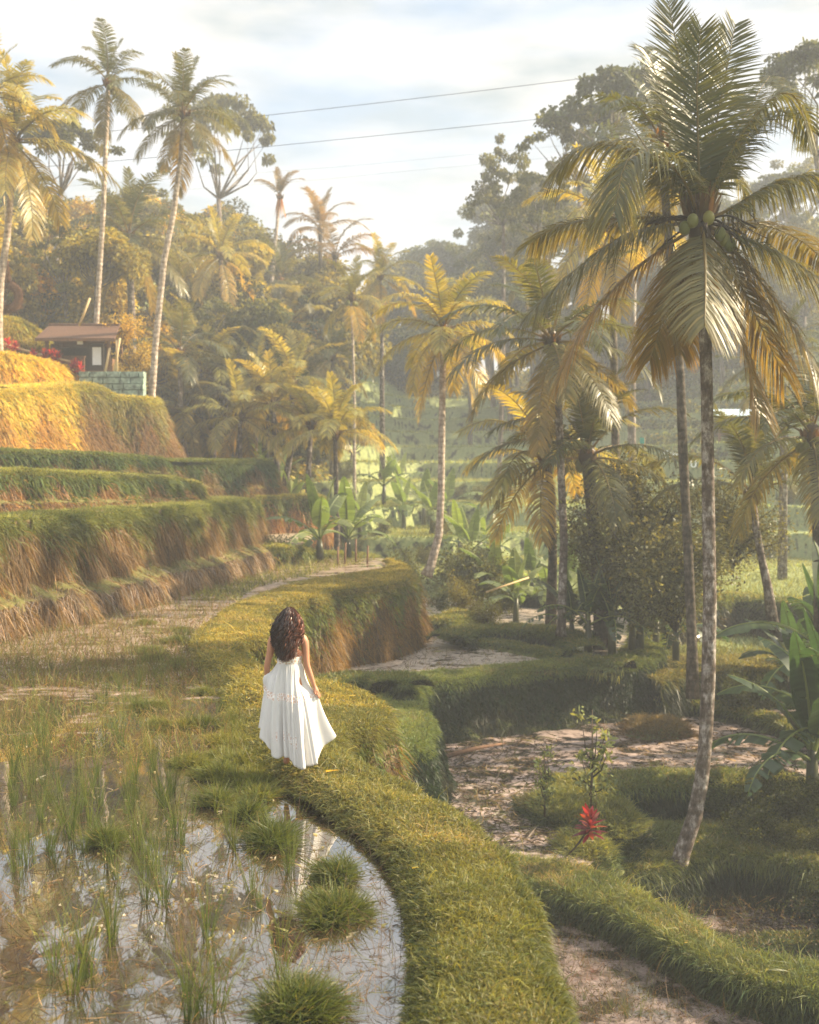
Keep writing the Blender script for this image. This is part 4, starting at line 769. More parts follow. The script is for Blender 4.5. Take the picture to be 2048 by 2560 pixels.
tree('o2', at(1350, 350, 70), 2.8, 'loose dark tree right of the one reaching into the open sky', None, 1.3)
for _x, _y, _R in [(13.5, 9, 2.6), (15.5, 12.5, 3.0), (14.5, 16.5, 2.8)]:  # unseen trees right of frame, added to shade the lower ponds
    tree('d3', (_x, _y, 2.6 + .5 * math.sin(_x * 3)), _R, 'unseen dense round broadleaf tree added to shade the lower ponds', 'unseen shade trees beside the lower ponds', 1.1)
# ------------------------------------------------------------------ bananas
def banana_leaf(L, e0, drop, w_, seed, tear=.3, col=(.10, .145, .04)):
    g = np.random.default_rng(seed); a = Acc(); C = curve_frond(L, e0, drop, 22); a.add(*tube(C, np.linspace(.03, .006, 22), 5), C=(.22, .26, .09)); n = 40
    s = np.linspace(.2, 1, n); Pm = np.column_stack([np.interp(s, np.linspace(0, 1, 22), C[:, q]) for q in range(3)]); T = unit(np.gradient(Pm, axis=0)); S = np.array([[0, 1.0, 0]]); Nn = np.cross(T, np.repeat(S, n, 0)) * -1
    prof = np.sin(np.clip((s - .2) / .8, 0, 1) ** .7 * math.pi) ** .6 * w_
    for sg in (-1, 1):
        dz = 0.0; V = []; brk = []
        for k in range(n):
            if g.random() < tear: dz = g.uniform(-.35, .1); brk.append(k)
            o_ = Pm[k]; hang = -abs(dz) - .12
            for q in (0, .33, .66, 1):
                V.append(o_ + S[0] * sg * prof[k] * q * (1 - .12 * abs(hang)) + Nn[k] * (.12 * q - .1 * q * q) * prof[k] + UP * hang * prof[k] * q * q + T[k] * q * .12 * prof[k])
        V = np.array(V); F_ = []
        for k in range(n - 1):
            if (k + 1) in brk and g.random() < .8: continue
            for q in range(3): b_ = k * 4 + q; F_.append([b_, b_ + 1, b_ + 5, b_ + 4] if sg > 0 else [b_, b_ + 4, b_ + 5, b_ + 1])
        cc = np.array(col) * (1 + .15 * g.normal(size=(n, 1, 1))) * np.ones((1, 4, 3)); cc[:, 3] *= 1.15; a.add(V, [np.array(F_)], np.clip(cc.reshape(-1, 3), .01, 1))
    return a.mesh('leaf', M['banana'])
BL = [[banana_leaf(L, e, d, w_, 40 + i * 3 + q, t * 1.0 + .04, (.042, .07, .032)) for q in range(2)] for i, (L, e, d, w_, t) in enumerate(((1.7, 84, 20, .24, .03), (1.9, 70, 60, .27, .12), (2.0, 52, 90, .28, .22), (1.9, 35, 105, .26, .35)))]
a = Acc(); a.add(*tube([(0, 0, -.3), (0, 0, .5), (.02, 0, 1.0)], [.12, .1, .06], 10), C=(.09, .09, .045)); BST = a.mesh('stem', M['banana'])
BP = [[banana_leaf(L, e, d, w_, 90 + i * 3 + q, t, (.17, .20, .07)) for q in range(2)] for i, (L, e, d, w_, t) in enumerate(((1.7, 84, 20, .24, .03), (1.9, 70, 60, .27, .1), (2.0, 52, 90, .28, .2), (1.9, 35, 105, .26, .3)))]
def banana(P, s, label, n=8, hs=1.0, group=None, lo=0, tone=None):
    o = tag(empty('banana_plant', P, rng.uniform(0, 6.28)), label, 'banana plant', group); st = link('stem', BST, None, o); st.scale = (s, s, s * hs)
    for k in range(n):
        q = k / max(n - 1, 1); lv = min(3, lo + int(q * (3.99 - lo))); f = link('leaf', (BP if tone else BL)[lv][k % 2], None, o, (0, 0, s * hs * (.95 - .12 * q))); f.rotation_euler = (0, 0, k * 2.4 + rng.normal() * .2); z_ = s * rng.uniform(.85, 1.1); f.scale = (z_, z_, z_)
    return o
gB = 'banana plants on the valley floor'
for px_, py_, Yd, s in [(1235, 1440, 40, 1.1), (1290, 1470, 36, 1.0), (1330, 1400, 42, 1.1), (1420, 1440, 38, 1.1), (1470, 1470, 36, .9), (1180, 1400, 46, 1.2), (1370, 1460, 39, .9),
                         (1010, 1290, 58, 1.2), (1060, 1250, 62, 1.3), (960, 1260, 60, 1.2), (1120, 1270, 60, 1.3), (900, 1300, 54, 1.1), (1200, 1330, 52, 1.1), (1250, 1350, 50, 1.0), (1000, 1240, 66, 1.3), (1150, 1330, 50, 1.2), (1080, 1300, 55, 1.1), (700, 1250, 56, 1.1), (640, 1230, 58, 1.1), (730, 1290, 54, 1.0), (1530, 1440, 36, 1.0)]:
    P = at(px_, py_, Yd); P[2] = max(tz(P[0], P[1]), -2.1); banana(P, s, 'banana plant with pale arching leaves among others on the hazy valley floor', 8, group=gB, tone=1)
gD = 'dark banana clump in front of the leafy shrub'
for px_, py_, Yd, s in [(1470, 1640, 29.6, 1.05), (1530, 1640, 29.4, 1.1), (1580, 1640, 30, 1.0), (1430, 1620, 31, .9), (1690, 1640, 30.5, 1.0), (1640, 1620, 31.5, 1.1), (1600, 1600, 30, 1.1)]:
    P = at(px_, py_, Yd); P[2] = -2.05 if px_ < 1640 else -2.4; banana(P, s, 'banana plant with broad dark leaves in the clump below the leafy shrub', 7, group=gD)
banana(gp(800, 1400, -.05), 1.35, 'bright young banana plant by the far end of the left paddy, nearest its stakes', 9, .6, tone=1)
banana(gp(870, 1392, -.05), 1.3, 'bright young banana plant right of the one by the stakes', 8, .6, tone=1)
banana(gp(2030, 2100, -4.0), 1.4, 'large torn banana plant at the right edge above the dark bank', 11, 1.25)
banana(gp(2085, 2010, -3.5), 1.5, 'dark broad leaved banana plant at the very right edge above the near bank', 11, 1.0)
banana(gp(2060, 1795, -3.1), 1.35, 'banana plant with upright leaves behind the right pond', 9, 1.3, lo=0)
banana(gp(1985, 1740, -3.1), 1.1, 'small banana plant with pale drooping leaves behind the right pond', 8, .7)
banana(gp(2090, 1890, -3.3), 1.6, 'tall banana plant partly cut off at the right edge of the pond', 10, 1.4)
# ------------------------------------------------------------------ shrubs and bushes
def bush_mesh(seed, col, n=3500, kind='round', leaf=.07, asp=.5):
    g = np.random.default_rng(seed); a = Acc(); tips = []
    for k in range(16 if kind != 'sapling' else 9):
        q = g.uniform(0, 6.28); e = g.uniform(.3, 1.0); t = np.array([math.cos(q) * (1 - e * .6), math.sin(q) * (1 - e * .6), e * 1.5]) * g.uniform(.6, 1)
        if kind == 'sapling': t = np.array([math.cos(q) * .38, math.sin(q) * .38, .25 + 1.35 * k / 9]) * [1 - .6 * k / 9, 1 - .6 * k / 9, 1]
        P = spline(np.array([[0, 0, 0 if kind != 'sapling' else t[2] * .5], t * [.35, .35, .6] + g.normal(size=3) * .04, t]), .12); a.add(*tube(P, np.linspace(.018, .005, len(P)), 4), C=(.045, .035, .025)); tips.append(P)
    if kind == 'sapling': a.add(*tube([(0, 0, -.1), (.02, 0, .8), (0, .02, 1.55)], [.025, .018, .006], 6), C=(.14, .11, .08))
    per = n // len(tips)
    for P in tips:
        q = P[g.integers(len(P) // 3, len(P), per)] + g.normal(size=(per, 3)) * (.13 if kind != 'sapling' else .07); d = unit(g.normal(size=(per, 3)) + [0, 0, .3]); L = leaf * g.uniform(.6, 1.3, per)
        cc = np.array(col) * (1 + g.normal(size=(per, 1)) * .3) * (1 + np.array([.3, .15, 0]) * g.random((per, 1))); a.add(*blades(q, d, L, L * asp, np.column_stack([np.zeros((per, 2)), -.2 * np.ones(per)]), np.clip(cc, .01, 1), None, 2, prof=[.5, 1]))
    return a.mesh('foliage', M['leaf'])
BU = [bush_mesh(50, (.11, .12, .03)), bush_mesh(51, (.08, .10, .03)), bush_mesh(52, (.05, .07, .025)), bush_mesh(53, (.09, .11, .045), 2600, leaf=.10)]
BUF = [bush_mesh(57 + k, (.12, .13, .06), 9000, leaf=.042) for k in range(2)]
BUY = bush_mesh(54, (.30, .25, .05), 2600)
def bush(P, s, label, k=0, group=None, me=None, name='shrub', cat='shrub', zs=1.0):
    o = link(name, me or BU[k], None, None, P); o.scale = (s, s, s * zs); o.rotation_euler = (0, 0, rng.uniform(0, 6.28)); return tag(o, label, cat, group)
# the large small-leaved shrub behind the banana clump
for px_, py_, Yd, s, lb in [(1600, 1560, 29.5, 2.9, 'large grey green small leaved shrub behind the dark banana clump'), (1500, 1500, 31, 2.0, 'grey green shrub left of the large small leaved shrub'), (1690, 1580, 28.5, 2.0, 'grey green shrub just left of the large coconut trunk'), (1830, 1420, 31, 1.9, 'wide small leaved shrub right of the large coconut trunk'), (1640, 1420, 32, 2.4, 'high spray of small leaves rising above the large shrub')]:
    P = at(px_, py_, Yd); bush(P, s, lb, me=BUF[int(px_) % 2])
gb = 'low bushes on the valley floor'
g_ = np.random.default_rng(77)
for k in range(34):
    px_ = g_.uniform(520, 1240) if k < 22 else g_.uniform(1550, 2050); Yd = g_.uniform(50, 70) if k < 22 else g_.uniform(46, 62); P = at(px_, 1200, Yd); P[2] = tz(P[0], P[1]) - .1
    bush(P, g_.uniform(.5, 1.1), 'low rounded green bush among others on the valley floor', int(g_.integers(0, 4)), gb)
for px_, py_, Yd, s, k, lb in [(1010, 1330, 44, 1.4, 0, 'pale green bush left of the leaning pale trunk'), (1150, 1330, 41, 1.9, 1, 'bush right of the leaning pale trunk'), (1200, 1380, 40, 1.6, 1, 'taller bush behind the clipped mound'), (1160, 1450, 37, 1.0, 0, 'round topped bush at the foot of the valley, left of the dripping mound'), (1100, 1470, 38, .8, 2, 'dark bush below the leaning pale trunk'), (1250, 1480, 37, .9, 2, 'dark bush behind the dripping mound'), (1210, 1530, 33, .75, 0, 'mound shaped bush hung with dry stems in mid valley')]:
    P = at(px_, py_, Yd); P[2] = min(P[2], max(tz(P[0], P[1]), -2.0) + .2); bush(P, s, lb, k)
gk = 'dark creeping bushes on the right banks'
for px_, py_, z in [(1880, 2110, -3.8), (1960, 2120, -3.8), (2040, 2130, -3.8), (1990, 2060, -3.7), (2060, 2200, -4.3), (1900, 2030, -3.7), (1820, 2060, -3.8), (2050, 2300, -4.6), (2020, 2040, -3.4), (1850, 1770, -3.1), (1760, 1740, -3.0), (1930, 1770, -3.1), (1700, 1730, -3.0)]:
    bush(gp(px_, py_, z), g_.uniform(.45, .8), 'dark leafy bush creeping over the shaded right bank', 2, gk)
for px_, py_, Yd, s, lb in [(318, 925, 46.5, 1.1, 'yellow flowering vine shrub right of the hut'), (335, 870, 47.5, 1.3, 'tall yellow leaved shrub beside the leaning palm trunk'), (300, 800, 47, 1.2, 'yellow vine growing over the right end of the hut roof'), (30, 870, 47, 1.0, 'sunlit yellow bush under the nest swing'), (90, 860, 46.8, .9, 'sunlit yellow bush left of the hut'), (-20, 800, 46, 1.1, 'sunlit yellow bush at the left edge under the nest swing')]:
    bush(at(px_, py_, Yd) - [0, 0, s * 1.0], s, lb, me=BUY)
sap = bush_mesh(60, (.15, .19, .08), 420, 'sapling', .11, .42)
bush(gp(1478, 2010, -3.05), 1.12, 'leafy sapling, taller of two at the edge of the middle pond', me=sap, name='sapling', cat='sapling')
bush(gp(1362, 2030, -3.15), .8, 'leafy sapling, shorter of two at the edge of the middle pond', me=sap, name='sapling', cat='sapling')
bush(gp(1490, 2080, -3.2), .45, 'tiny sapling just behind the red leaved plant', me=sap, name='sapling', cat='sapling')
# undergrowth clothing the wooded slopes
def undergrowth(n, x0, x1, y0, y1, cols):
    px_ = rng.uniform(x0, x1, n); py_ = rng.uniform(y0, y1, n); a_ = np.searchsorted(xs, px_) - 1; b_ = np.searchsorted(ys, py_) - 1; z = ZG[b_, a_]; ok = z > -4; px_, py_, z = px_[ok], py_[ok], z[ok]; n = len(z)
    hgt = .5 + .8 * np.abs(np.sin(px_ * .9 + np.sin(py_ * .7) * 2) * np.cos(py_ * .8 + px_ * .3)); P = np.column_stack([px_, py_, z + rng.random(n) * hgt * 1.2])
    c = np.where((rng.random(n) < .5)[:, None], shade(cols[0], n), shade(cols[1], n)); L = rng.uniform(.2, .45, n); d = unit(rng.normal(size=(n, 3)) + [0, 0, .4])
    a = Acc(); a.add(*blades(P, d, L, L * .6, np.column_stack([np.zeros((n, 2)), -.3 * np.ones(n)]), c, None, 2, prof=[.5, 1])); tag(link('undergrowth', a.mesh('undergrowth', M['leaf'])), None, None, None, 'stuff')
undergrowth(60000, -34, -5, 52, 92, (LC[0], LC[1])); undergrowth(30000, -26, -9, 50, 62, (LC[1], LC[3]))
undergrowth(40000, 18, 50, 72, 112, (LC[0], LC[2])); undergrowth(30000, -12, 24, 107, 124, (LC[0], LC[2]))
# ------------------------------------------------------------------ the woman on the path
M['skin'] = plain('skin', (.42, .20, .12), .5, .08, 6, .002, .4)
M['cloth'] = mat('white_cotton', lambda t, N, K, o: (lambda p, tr, m: (K(p.outputs[0], m.inputs[1]), K(tr.outputs[0], m.inputs[2]), K(m.outputs[0], o.inputs[0])))(
    pbsdf(t, (.80, .79, .78), .85, bump(t, nz(t, 60, 4), .25, .004), .1), *(lambda tr, m: (tr.inputs[0].__setattr__('default_value', (.85, .80, .74, 1)), m.inputs[0].__setattr__('default_value', .3), (tr, m))[2])(N('ShaderNodeBsdfTranslucent'), N('ShaderNodeMixShader'))))
def lace(t, N, K, o):
    c = N('ShaderNodeTexCoord'); v = N('ShaderNodeTexVoronoi'); v.feature = 'DISTANCE_TO_EDGE'; v.inputs['Scale'].default_value = 34; K(c.outputs['Object'], v.inputs['Vector'])
    p = pbsdf(t, ramp(t, v.outputs['Distance'], [(.06, (.82, .80, .78)), (.16, (.62, .47, .40))]), .8, None, .1); K(p.outputs[0], o.inputs[0])
M['lace'] = mat('lace', lace)
M['hair'] = mat('hair_strands', lambda t, N, K, o: K(pbsdf(t, (lambda a: (setattr(a, 'attribute_name', 'Col'), a.outputs['Color'])[1])(N('ShaderNodeAttribute')), .42, None, .5).outputs[0], o.inputs[0]))
FO = gp(722, 1912, .085)
bm = bmesh.new(); vs_, rad = [], []
def J(p, r): vs_.append(bm.verts.new(p)); rad.append(r); return len(vs_) - 1
def E(*ids):
    for a_, b_ in zip(ids[:-1], ids[1:]): bm.edges.new((vs_[a_], vs_[b_]))
pel = J((.03, 0, .87), .125); wa = J((.015, 0, 1.03), .095); ch = J((.0, -.005, 1.2), .115); ub = J((0, -.005, 1.31), .085); nk = J((.005, .01, 1.385), .045); hd = J((.012, .02, 1.46), .05)
E(pel, wa, ch, ub, nk, hd)
for sx, elb, wr, pal, tips, nx_ in ((-1, (-.215, -.01, 1.04), (-.225, .05, .86), (-.215, .065, .80), (-.205, .07, .73), 0), (1, (.188, -.03, 1.045), (.262, -.01, .82), (.288, -.012, .765), (.318, -.01, .70), 1)):
    s0 = J((sx * .10, -.005, 1.325), .06); s1 = J((sx * .165, -.005, 1.30), .052); u1 = J((sx * .178, -.01, 1.17), .042); e1 = J(elb, .034); m1 = J(tuple((np.array(elb) * .5 + np.array(wr) * .5)), .032); w1 = J(wr, .023); p1 = J(pal, .028)
    E(ub, s0, s1, u1, e1, m1, w1, p1)
    for q in range(4):
        d0 = np.array(pal) + np.array([(.010 if sx > 0 else -.006) + .004 * q, (q - 1.5) * .018, -.03]); d1 = d0 + np.array([.014, 0, -.028]); d2 = d1 + np.array([-.004, .002, -.02 + .004 * abs(q - 1.3)])
        a0, a1, a2 = J(tuple(d0), .0095), J(tuple(d1), .0085), J(tuple(d2), .0075); E(p1, a0, a1, a2)
    t0 = J(tuple(np.array(pal) + [-.02 * sx, -.03, .0]), .011); t1 = J(tuple(np.array(pal) + [-.012 * sx + .01, -.04, -.035]), .0085); E(p1, t0, t1)
for hip, knee, calf, ank, heel, toe in (((-.06, 0, .80), (-.03, .03, .47), (-.025, -.005, .32), (-.02, 0, .085), (-.02, -.03, .035), (-.045, .14, .03)), ((.10, 0, .80), (.10, .14, .48), (.09, .2, .33), (.07, .30, .10), (.07, .27, .05), (.07, .42, .03))):
    a_ = [J(hip, .095), J(tuple((np.array(hip) + np.array(knee)) / 2), .08), J(knee, .055), J(calf, .054), J(ank, .033), J(heel, .034)]; E(pel, *a_); b_ = J(toe, .022); mid = J(tuple((np.array(heel) + np.array(toe)) / 2), .032); E(a_[-1], mid, b_)
    for q in range(5): e_ = J((toe[0] + (q - 2) * .013, toe[1] + .035 - abs(q - 1) * .005, .015), .007); E(b_, e_)
me = bpy.data.meshes.new('body_frame'); bm.to_mesh(me); bm.free(); tmp = bpy.data.objects.new('body_frame', me); COL.objects.link(tmp)
sk = tmp.modifiers.new('s', 'SKIN'); sk.use_smooth_shade = True
for k, sv in enumerate(me.skin_vertices[0].data): sv.radius = (rad[k], rad[k] * (.72 if k in (pel, wa, ch, ub) else 1)); sv.use_root = (k == pel)
sb = tmp.modifiers.new('u', 'SUBSURF'); sb.levels = 1; sb.render_levels = 1
dg = bpy.context.evaluated_depsgraph_get(); ev = tmp.evaluated_get(dg); bmx = ev.to_mesh()
bV = np.zeros(len(bmx.vertices) * 3); bmx.vertices.foreach_get('co', bV); bV = bV.reshape(-1, 3); quads = [list(p.vertices) for p in bmx.polygons if len(p.vertices) == 4]; tris = [list(p.vertices) for p in bmx.polygons if len(p.vertices) == 3]
ac = Acc(); ac.add(bV, [np.array(quads)] + ([np.array(tris)] if tris else []))
ev.to_mesh_clear(); bpy.data.objects.remove(tmp)
hv, hf = ellips((.012, .03, 1.50), (.073, .092, .108), 20, 14); k_ = np.clip((1.47 - hv[:, 2]) / .08, 0, 1); hv[:, 0] = .012 + (hv[:, 0] - .012) * (1 - .25 * k_); ac.add(hv, hf)
ac.add(*ellips((.012, .125, 1.485), (.011, .018, .018), 8, 6)); ac.add(*ellips((.012, .11, 1.452), (.02, .012, .007), 8, 6))
for sx in (-1, 1): ac.add(*ellips((.012 + sx * .073, .03, 1.495), (.008, .016, .026), 8, 6))
body = link('person', ac.mesh('person', M['skin']), None, None, FO); body.scale = (.972,) * 3; tag(body, 'woman in a long white dress walking barefoot along the grassy path, holding her skirt', 'person')
for sx in (-1, 1):
    a = Acc(); a.add(*ellips((.012 + sx * .03, .112, 1.51), (.011, .008, .006), 8, 6), C=(.03, .02, .015)); link('eye', a.mesh('eye', M['hair']), None, body)
# hair: a dense fall of loose curls down the back
n = 4600; ph = rng.uniform(-math.pi * 1.02, .02 * math.pi, n); el = rng.uniform(-.1, 1.45, n); K_ = 13; hx = .012
sxp = np.column_stack([hx + .083 * np.cos(ph) * np.cos(el), .028 + .1 * np.sin(ph) * np.cos(el) * np.where(np.sin(ph) < 0, 1, .6), 1.505 + .118 * np.sin(el)])
lo_ = rng.random(n); side_ = np.cos(ph) + rng.normal(size=n) * .22
end = np.column_stack([hx - .03 + np.clip(side_, -1.1, 1.1) * (.125 - .05 * lo_) , -.13 - .05 * rng.random(n) + .06 * np.abs(side_), np.where(np.abs(side_) > .75, 1.17, 1.08) + .16 * rng.random(n) ** 1.5 + .05 * np.abs(side_)])
out_ = np.column_stack([hx + np.clip(side_, -1.2, 1.2) * .168 * rng.uniform(.7, 1.12, n), -.15 - .07 * rng.random(n) + .12 * np.abs(np.clip(side_, -1, 1)), 1.37 + .05 * rng.normal(size=n)])
t = np.linspace(0, 1, K_)[None, :, None]; Pq = (1 - t) ** 3 * sxp[:, None] + 3 * t * (1 - t) ** 2 * (sxp * [1.25, 1.25, 1] + [0, 0, .0])[:, None] + 3 * t * t * (1 - t) * out_[:, None] + t ** 3 * end[:, None]
lk = (np.floor(ph * 6) * 31 + np.floor(el * 4) * 17 + np.floor(lo_ * 3) * 7); fr = (15 + (lk * 1.37) % 10 + rng.normal(size=n) * .4)[:, None]; p0 = ((lk * 2.11) % 6.28 + rng.normal(size=n) * .45)[:, None]; am = (.023 * np.linspace(0, 1, K_)[None] ** 1.3 * rng.uniform(.5, 1.4, n)[:, None]); tt = np.linspace(0, 1, K_)[None]
Pq[..., 0] += am * np.sin(fr * tt + p0); Pq[..., 1] += am * np.cos(fr * tt + p0); Pq[..., 2] += am * .4 * np.sin(fr * tt * .7)
wd = .006 * np.interp(np.linspace(0, 1, K_), [0, .2, .8, 1], [.6, 1, .9, .15])[None, :, None]; sd_ = unit(rng.normal(size=(n, 1, 3)) * [1, .5, .3])
V = np.stack([Pq - sd_ * wd, Pq + sd_ * wd], 2).reshape(-1, 3); b = (np.arange(n)[:, None] * K_ * 2 + np.arange(K_ - 1)[None] * 2).reshape(-1, 1); Q = b + np.array([[0, 1, 3, 2]])
hc = np.array([.026, .011, .008])[None] * (1 + rng.normal(size=(n, 1)) * .3) + np.array([.22, .07, .03]) * np.clip((Pq[:, 8, 0:1] + .0) / .2 + rng.normal(size=(n, 1)) * .35, 0, 1) * .8  # reddish rim light on the right side, put into the strand colours
a = Acc(); a.add(V, [Q], np.repeat(np.clip(hc, .008, .5), K_ * 2, 0)); cv, cf = ellips((hx, .022, 1.507), (.075, .088, .107), 18, 12); cv[:, 1] = np.minimum(cv[:, 1], .085); a.add(cv, cf, (.03, .013, .009))
cv, cf = ellips((hx - .01, -.06, 1.33), (.10, .035, .16), 18, 12); a.add(cv, cf, (.02, .009, .006)); link('hair', a.mesh('hair', M['hair']), None, body)
# dress
nr, nc = 72, 240; A_ = np.linspace(0, 2 * math.pi, nc, endpoint=False); T_ = np.linspace(0, 1, nr)
bc = {0: (.49, -.02, .31), 25: (.39, .17, .22), 60: (.2, .27, .18), 90: (.05, .30, .2), 120: (-.1, .28, .28), 150: (-.24, .15, .36), 180: (-.29, -.02, .38), 208: (-.22, -.16, .33), 222: (-.15, -.21, .17), 236: (-.09, -.24, .12), 250: (-.03, -.25, .15), 264: (.04, -.26, .13), 280: (.09, -.27, .06), 292: (.14, -.27, .03), 315: (.25, -.23, .045), 338: (.33, -.14, .09), 350: (.43, -.06, .22), 360: (.49, -.02, .31)}
ka = np.radians(sorted(bc)); Bc = np.array([bc[k] for k in sorted(bc)]); Bt = np.column_stack([np.interp(A_, ka, Bc[:, q]) for q in range(3)])
for _ in range(3): Bt = (np.roll(Bt, 1, 0) + 2 * Bt + np.roll(Bt, -1, 0)) / 4
ca_, sa_ = np.cos(A_), np.sin(A_); Top = np.column_stack([.012 + .118 * ca_, .088 * sa_, np.full(nc, 1.06)])
Mid = np.column_stack([.02 + np.where(ca_ > 0, .19, .27) * ca_, .20 * sa_, np.full(nc, .80)])
t = T_[:, None, None]; D_ = (1 - t) ** 2 * Top + 2 * t * (1 - t) * Mid + t * t * Bt
ang = lambda a0: np.abs((A_ - math.radians(a0) + math.pi) % (2 * math.pi) - math.pi)
out2 = np.stack([ca_, sa_, 0 * ca_], 1); nze = np.array([noise.fractal(Vector((2.6 * math.cos(x), 2.6 * math.sin(x), 0)), 1, 2, 3) for x in A_]); tt = T_[:, None]
hn = lambda f_, z_, o_: np.array([[noise.noise(Vector((f_ * math.cos(x), f_ * math.sin(x), z_ * y + o_))) for x in A_] for y in T_[::4]]).repeat(4, 0)[:nr]
h1, h2 = hn(3.4, .9, 0), hn(8.0, 1.4, 5); ker = lambda h: np.array([h[max(0, i - 3):i + 4].mean(0) for i in range(nr)]); h1, h2 = ker(h1), ker(h2)
pl = (.0035 * np.sin(44 * A_ + 5 * nze) * np.clip(1.2 - tt * 1.6, .1, 1) + .095 * tt * h1 + .05 * tt ** .7 * h2 + .006 * tt * np.sin(21 * A_ + 9 * nze - tt * 3)) * np.clip(tt * 8, 0, 1)
D_ = D_ + out2[None] * pl[..., None]
g1 = np.exp(-(ang(180) / .45) ** 2)[None] * np.exp(-((tt - .33) / .12) ** 2); D_[..., 0] -= g1 * .055; D_[..., 2] += g1 * .03
g2 = np.exp(-(ang(-3) / .30) ** 2)[None] * np.exp(-((tt - .50) / .17) ** 2); hp = np.array([.312, -.012, .705]); D_ = D_ * (1 - g2[..., None]) + hp * g2[..., None]
g3 = np.exp(-(ang(-20) / .5) ** 2)[None] * np.exp(-((tt - .3) / .12) ** 2); D_[..., 0] -= g3 * .055
def grid_mesh(G, name, m, off=0.0):
    a0, b0 = G.shape[:2]; C0 = G.mean(1, keepdims=True); G = G + unit((G - C0) * [1, 1, 0]) * off; i, j = np.meshgrid(np.arange(a0 - 1), np.arange(b0), indexing='ij'); k = (j + 1) % b0
    Q = np.stack([i * b0 + j, i * b0 + k, (i + 1) * b0 + k, (i + 1) * b0 + j], -1).reshape(-1, 4); return npmesh(name, G.reshape(-1, 3), [Q], None, True, m)
dress = link('dress', grid_mesh(D_, 'dress', M['cloth']), None, body); sol = dress.modifiers.new('thick', 'SOLIDIFY'); sol.thickness = .003
link('lace_band', grid_mesh(D_[30:37], 'lace_band', M['lace'], .006), None, dress)
a = Acc(); j0 = int(nc * 232 / 360); j1 = int(nc * 290 / 360); lb = D_[56:63, j0:j1] + out2[None, j0:j1] * .004; a0, b0 = lb.shape[:2]; i, j = np.meshgrid(np.arange(a0 - 1), np.arange(b0 - 1), indexing='ij')
link('lace_panel', npmesh('lace_panel', lb.reshape(-1, 3), [np.stack([i * b0 + j, i * b0 + j + 1, (i + 1) * b0 + j + 1, (i + 1) * b0 + j], -1).reshape(-1, 4)], None, True, M['lace']), None, dress)
zz = np.linspace(0, 1, 6)[:, None]; bod = np.stack([.012 + (.122 + .006 * zz) * ca_ , (.094 + .008 * zz) * sa_, 1.05 + zz * (.075 + .07 * np.clip(sa_, 0, 1)) + .004 * np.sin(30 * A_) * zz], -1)
link('bodice', grid_mesh(bod, 'bodice', M['lace'], .002), None, dress)
for sx in (-1, 1):
    a = Acc(); a.add(*tube(spline(np.array([(sx * .085, -.1, 1.12), (sx * .088, -.098, 1.22), (sx * .09, -.055, 1.37), (sx * .09, .03, 1.37), (sx * .08, .1, 1.2)]), .03), .006, 6)); link('strap', a.mesh('strap', M['cloth']), None, dress)
# ------------------------------------------------------------------ hut, its wall and what stands round it
M['thatch'] = plain('roof_shingle', (.13, .07, .045), .9, .45, 9, .05, sc=(3, 1, 6)); M['wood'] = plain('dark_timber', (.16, .085, .045), .75, .3, 12, .01); M['wood_dark'] = plain('dark_board', (.045, .035, .03), .8, .3, 10)  # back panels and door use a darker board than the posts
M['stone_g'] = plain('green_mossy_stone', (.22, .29, .24), .85, .65, 4.5, .08); M['bamboo'] = plain('bamboo', (.50, .36, .18), .6, .25, 20); M['white'] = plain('white_paint', (.75, .77, .80), .6, .05, 5)
M['twig'] = plain('woven_twigs', (.16, .08, .04), .9, .5, 20, .03); M['wire'] = plain('cable_black', (.05, .05, .055), .6, .1, 5)
hb = np.array([-13.95, 46.6, 7.36]); o = tag(empty('hut', hb), 'small brown open hut with shingled roof and dark interior on the sunlit hillside', 'hut')
def part(name, m, par, *shapes, smooth=False):
    a = Acc()
    for s_ in shapes: a.add(*s_)
    return link(name, a.mesh(name, m, smooth), None, par)
part('platform', M['wood'], o, box((0, 0, -.1), (2.9, 2.2, .24)))
part('back_wall', M['wood_dark'], o, box((0, .95, .62), (2.7, .08, 1.2))); part('side_wall', M['wood'], o, box((-1.28, .2, .62), (.07, 1.4, 1.2))); part('side_wall', M['wood'], o, box((1.28, .2, .3), (.07, 1.4, .6)))
part('counter', M['wood'], o, box((-.55, -.72, .32), (1.5, .08, .6)), box((-.55, -.72, .65), (1.56, .2, .05)))
for sx in (-1.3, 1.3): 
    for sy in (-.95, .95): part('post', M['wood'], o, box((sx, sy, .66), (.13, .13, 1.34)))
d = part('door', M['wood_dark'], o, box((.72, -.75, .6), (.62, .06, 1.16))); part('window_pane', M['white'], d, box((.74, -.79, .66), (.36, .03, .75)))
part('notice', M['white'], o, box((.12, -1.06, 1.19), (.24, .02, .14)))
rf = Acc()
for sy in (-1, 1):
    for k in range(7):
        q = k / 7; y0 = sy * (1.35 - 1.35 * q); z0 = 1.3 + .72 * q; y1 = sy * (1.35 - 1.35 * (q + .19)); z1 = z0 + .72 * .17
        w_ = 1.66 - .16 * q; V = np.array([[-w_, y0, z0 + .05], [w_, y0, z0 + .05], [w_ - .02, y1, z1 + .06], [-w_ + .02, y1, z1 + .06], [-w_, y0, z0 - .02], [w_, y0, z0 - .02], [w_ - .02, y1, z1 - .02], [-w_ + .02, y1, z1 - .02]])
        rf.add(V, [np.array([[0, 1, 2, 3], [7, 6, 5, 4], [4, 5, 1, 0], [5, 6, 2, 1], [6, 7, 3, 2], [7, 4, 0, 3]])])
rf.add(*tube([(-1.52, 0, 2.07), (1.52, 0, 2.07)], .07, 8)); r_ = link('roof', rf.mesh('roof', M['thatch'], False), None, o)
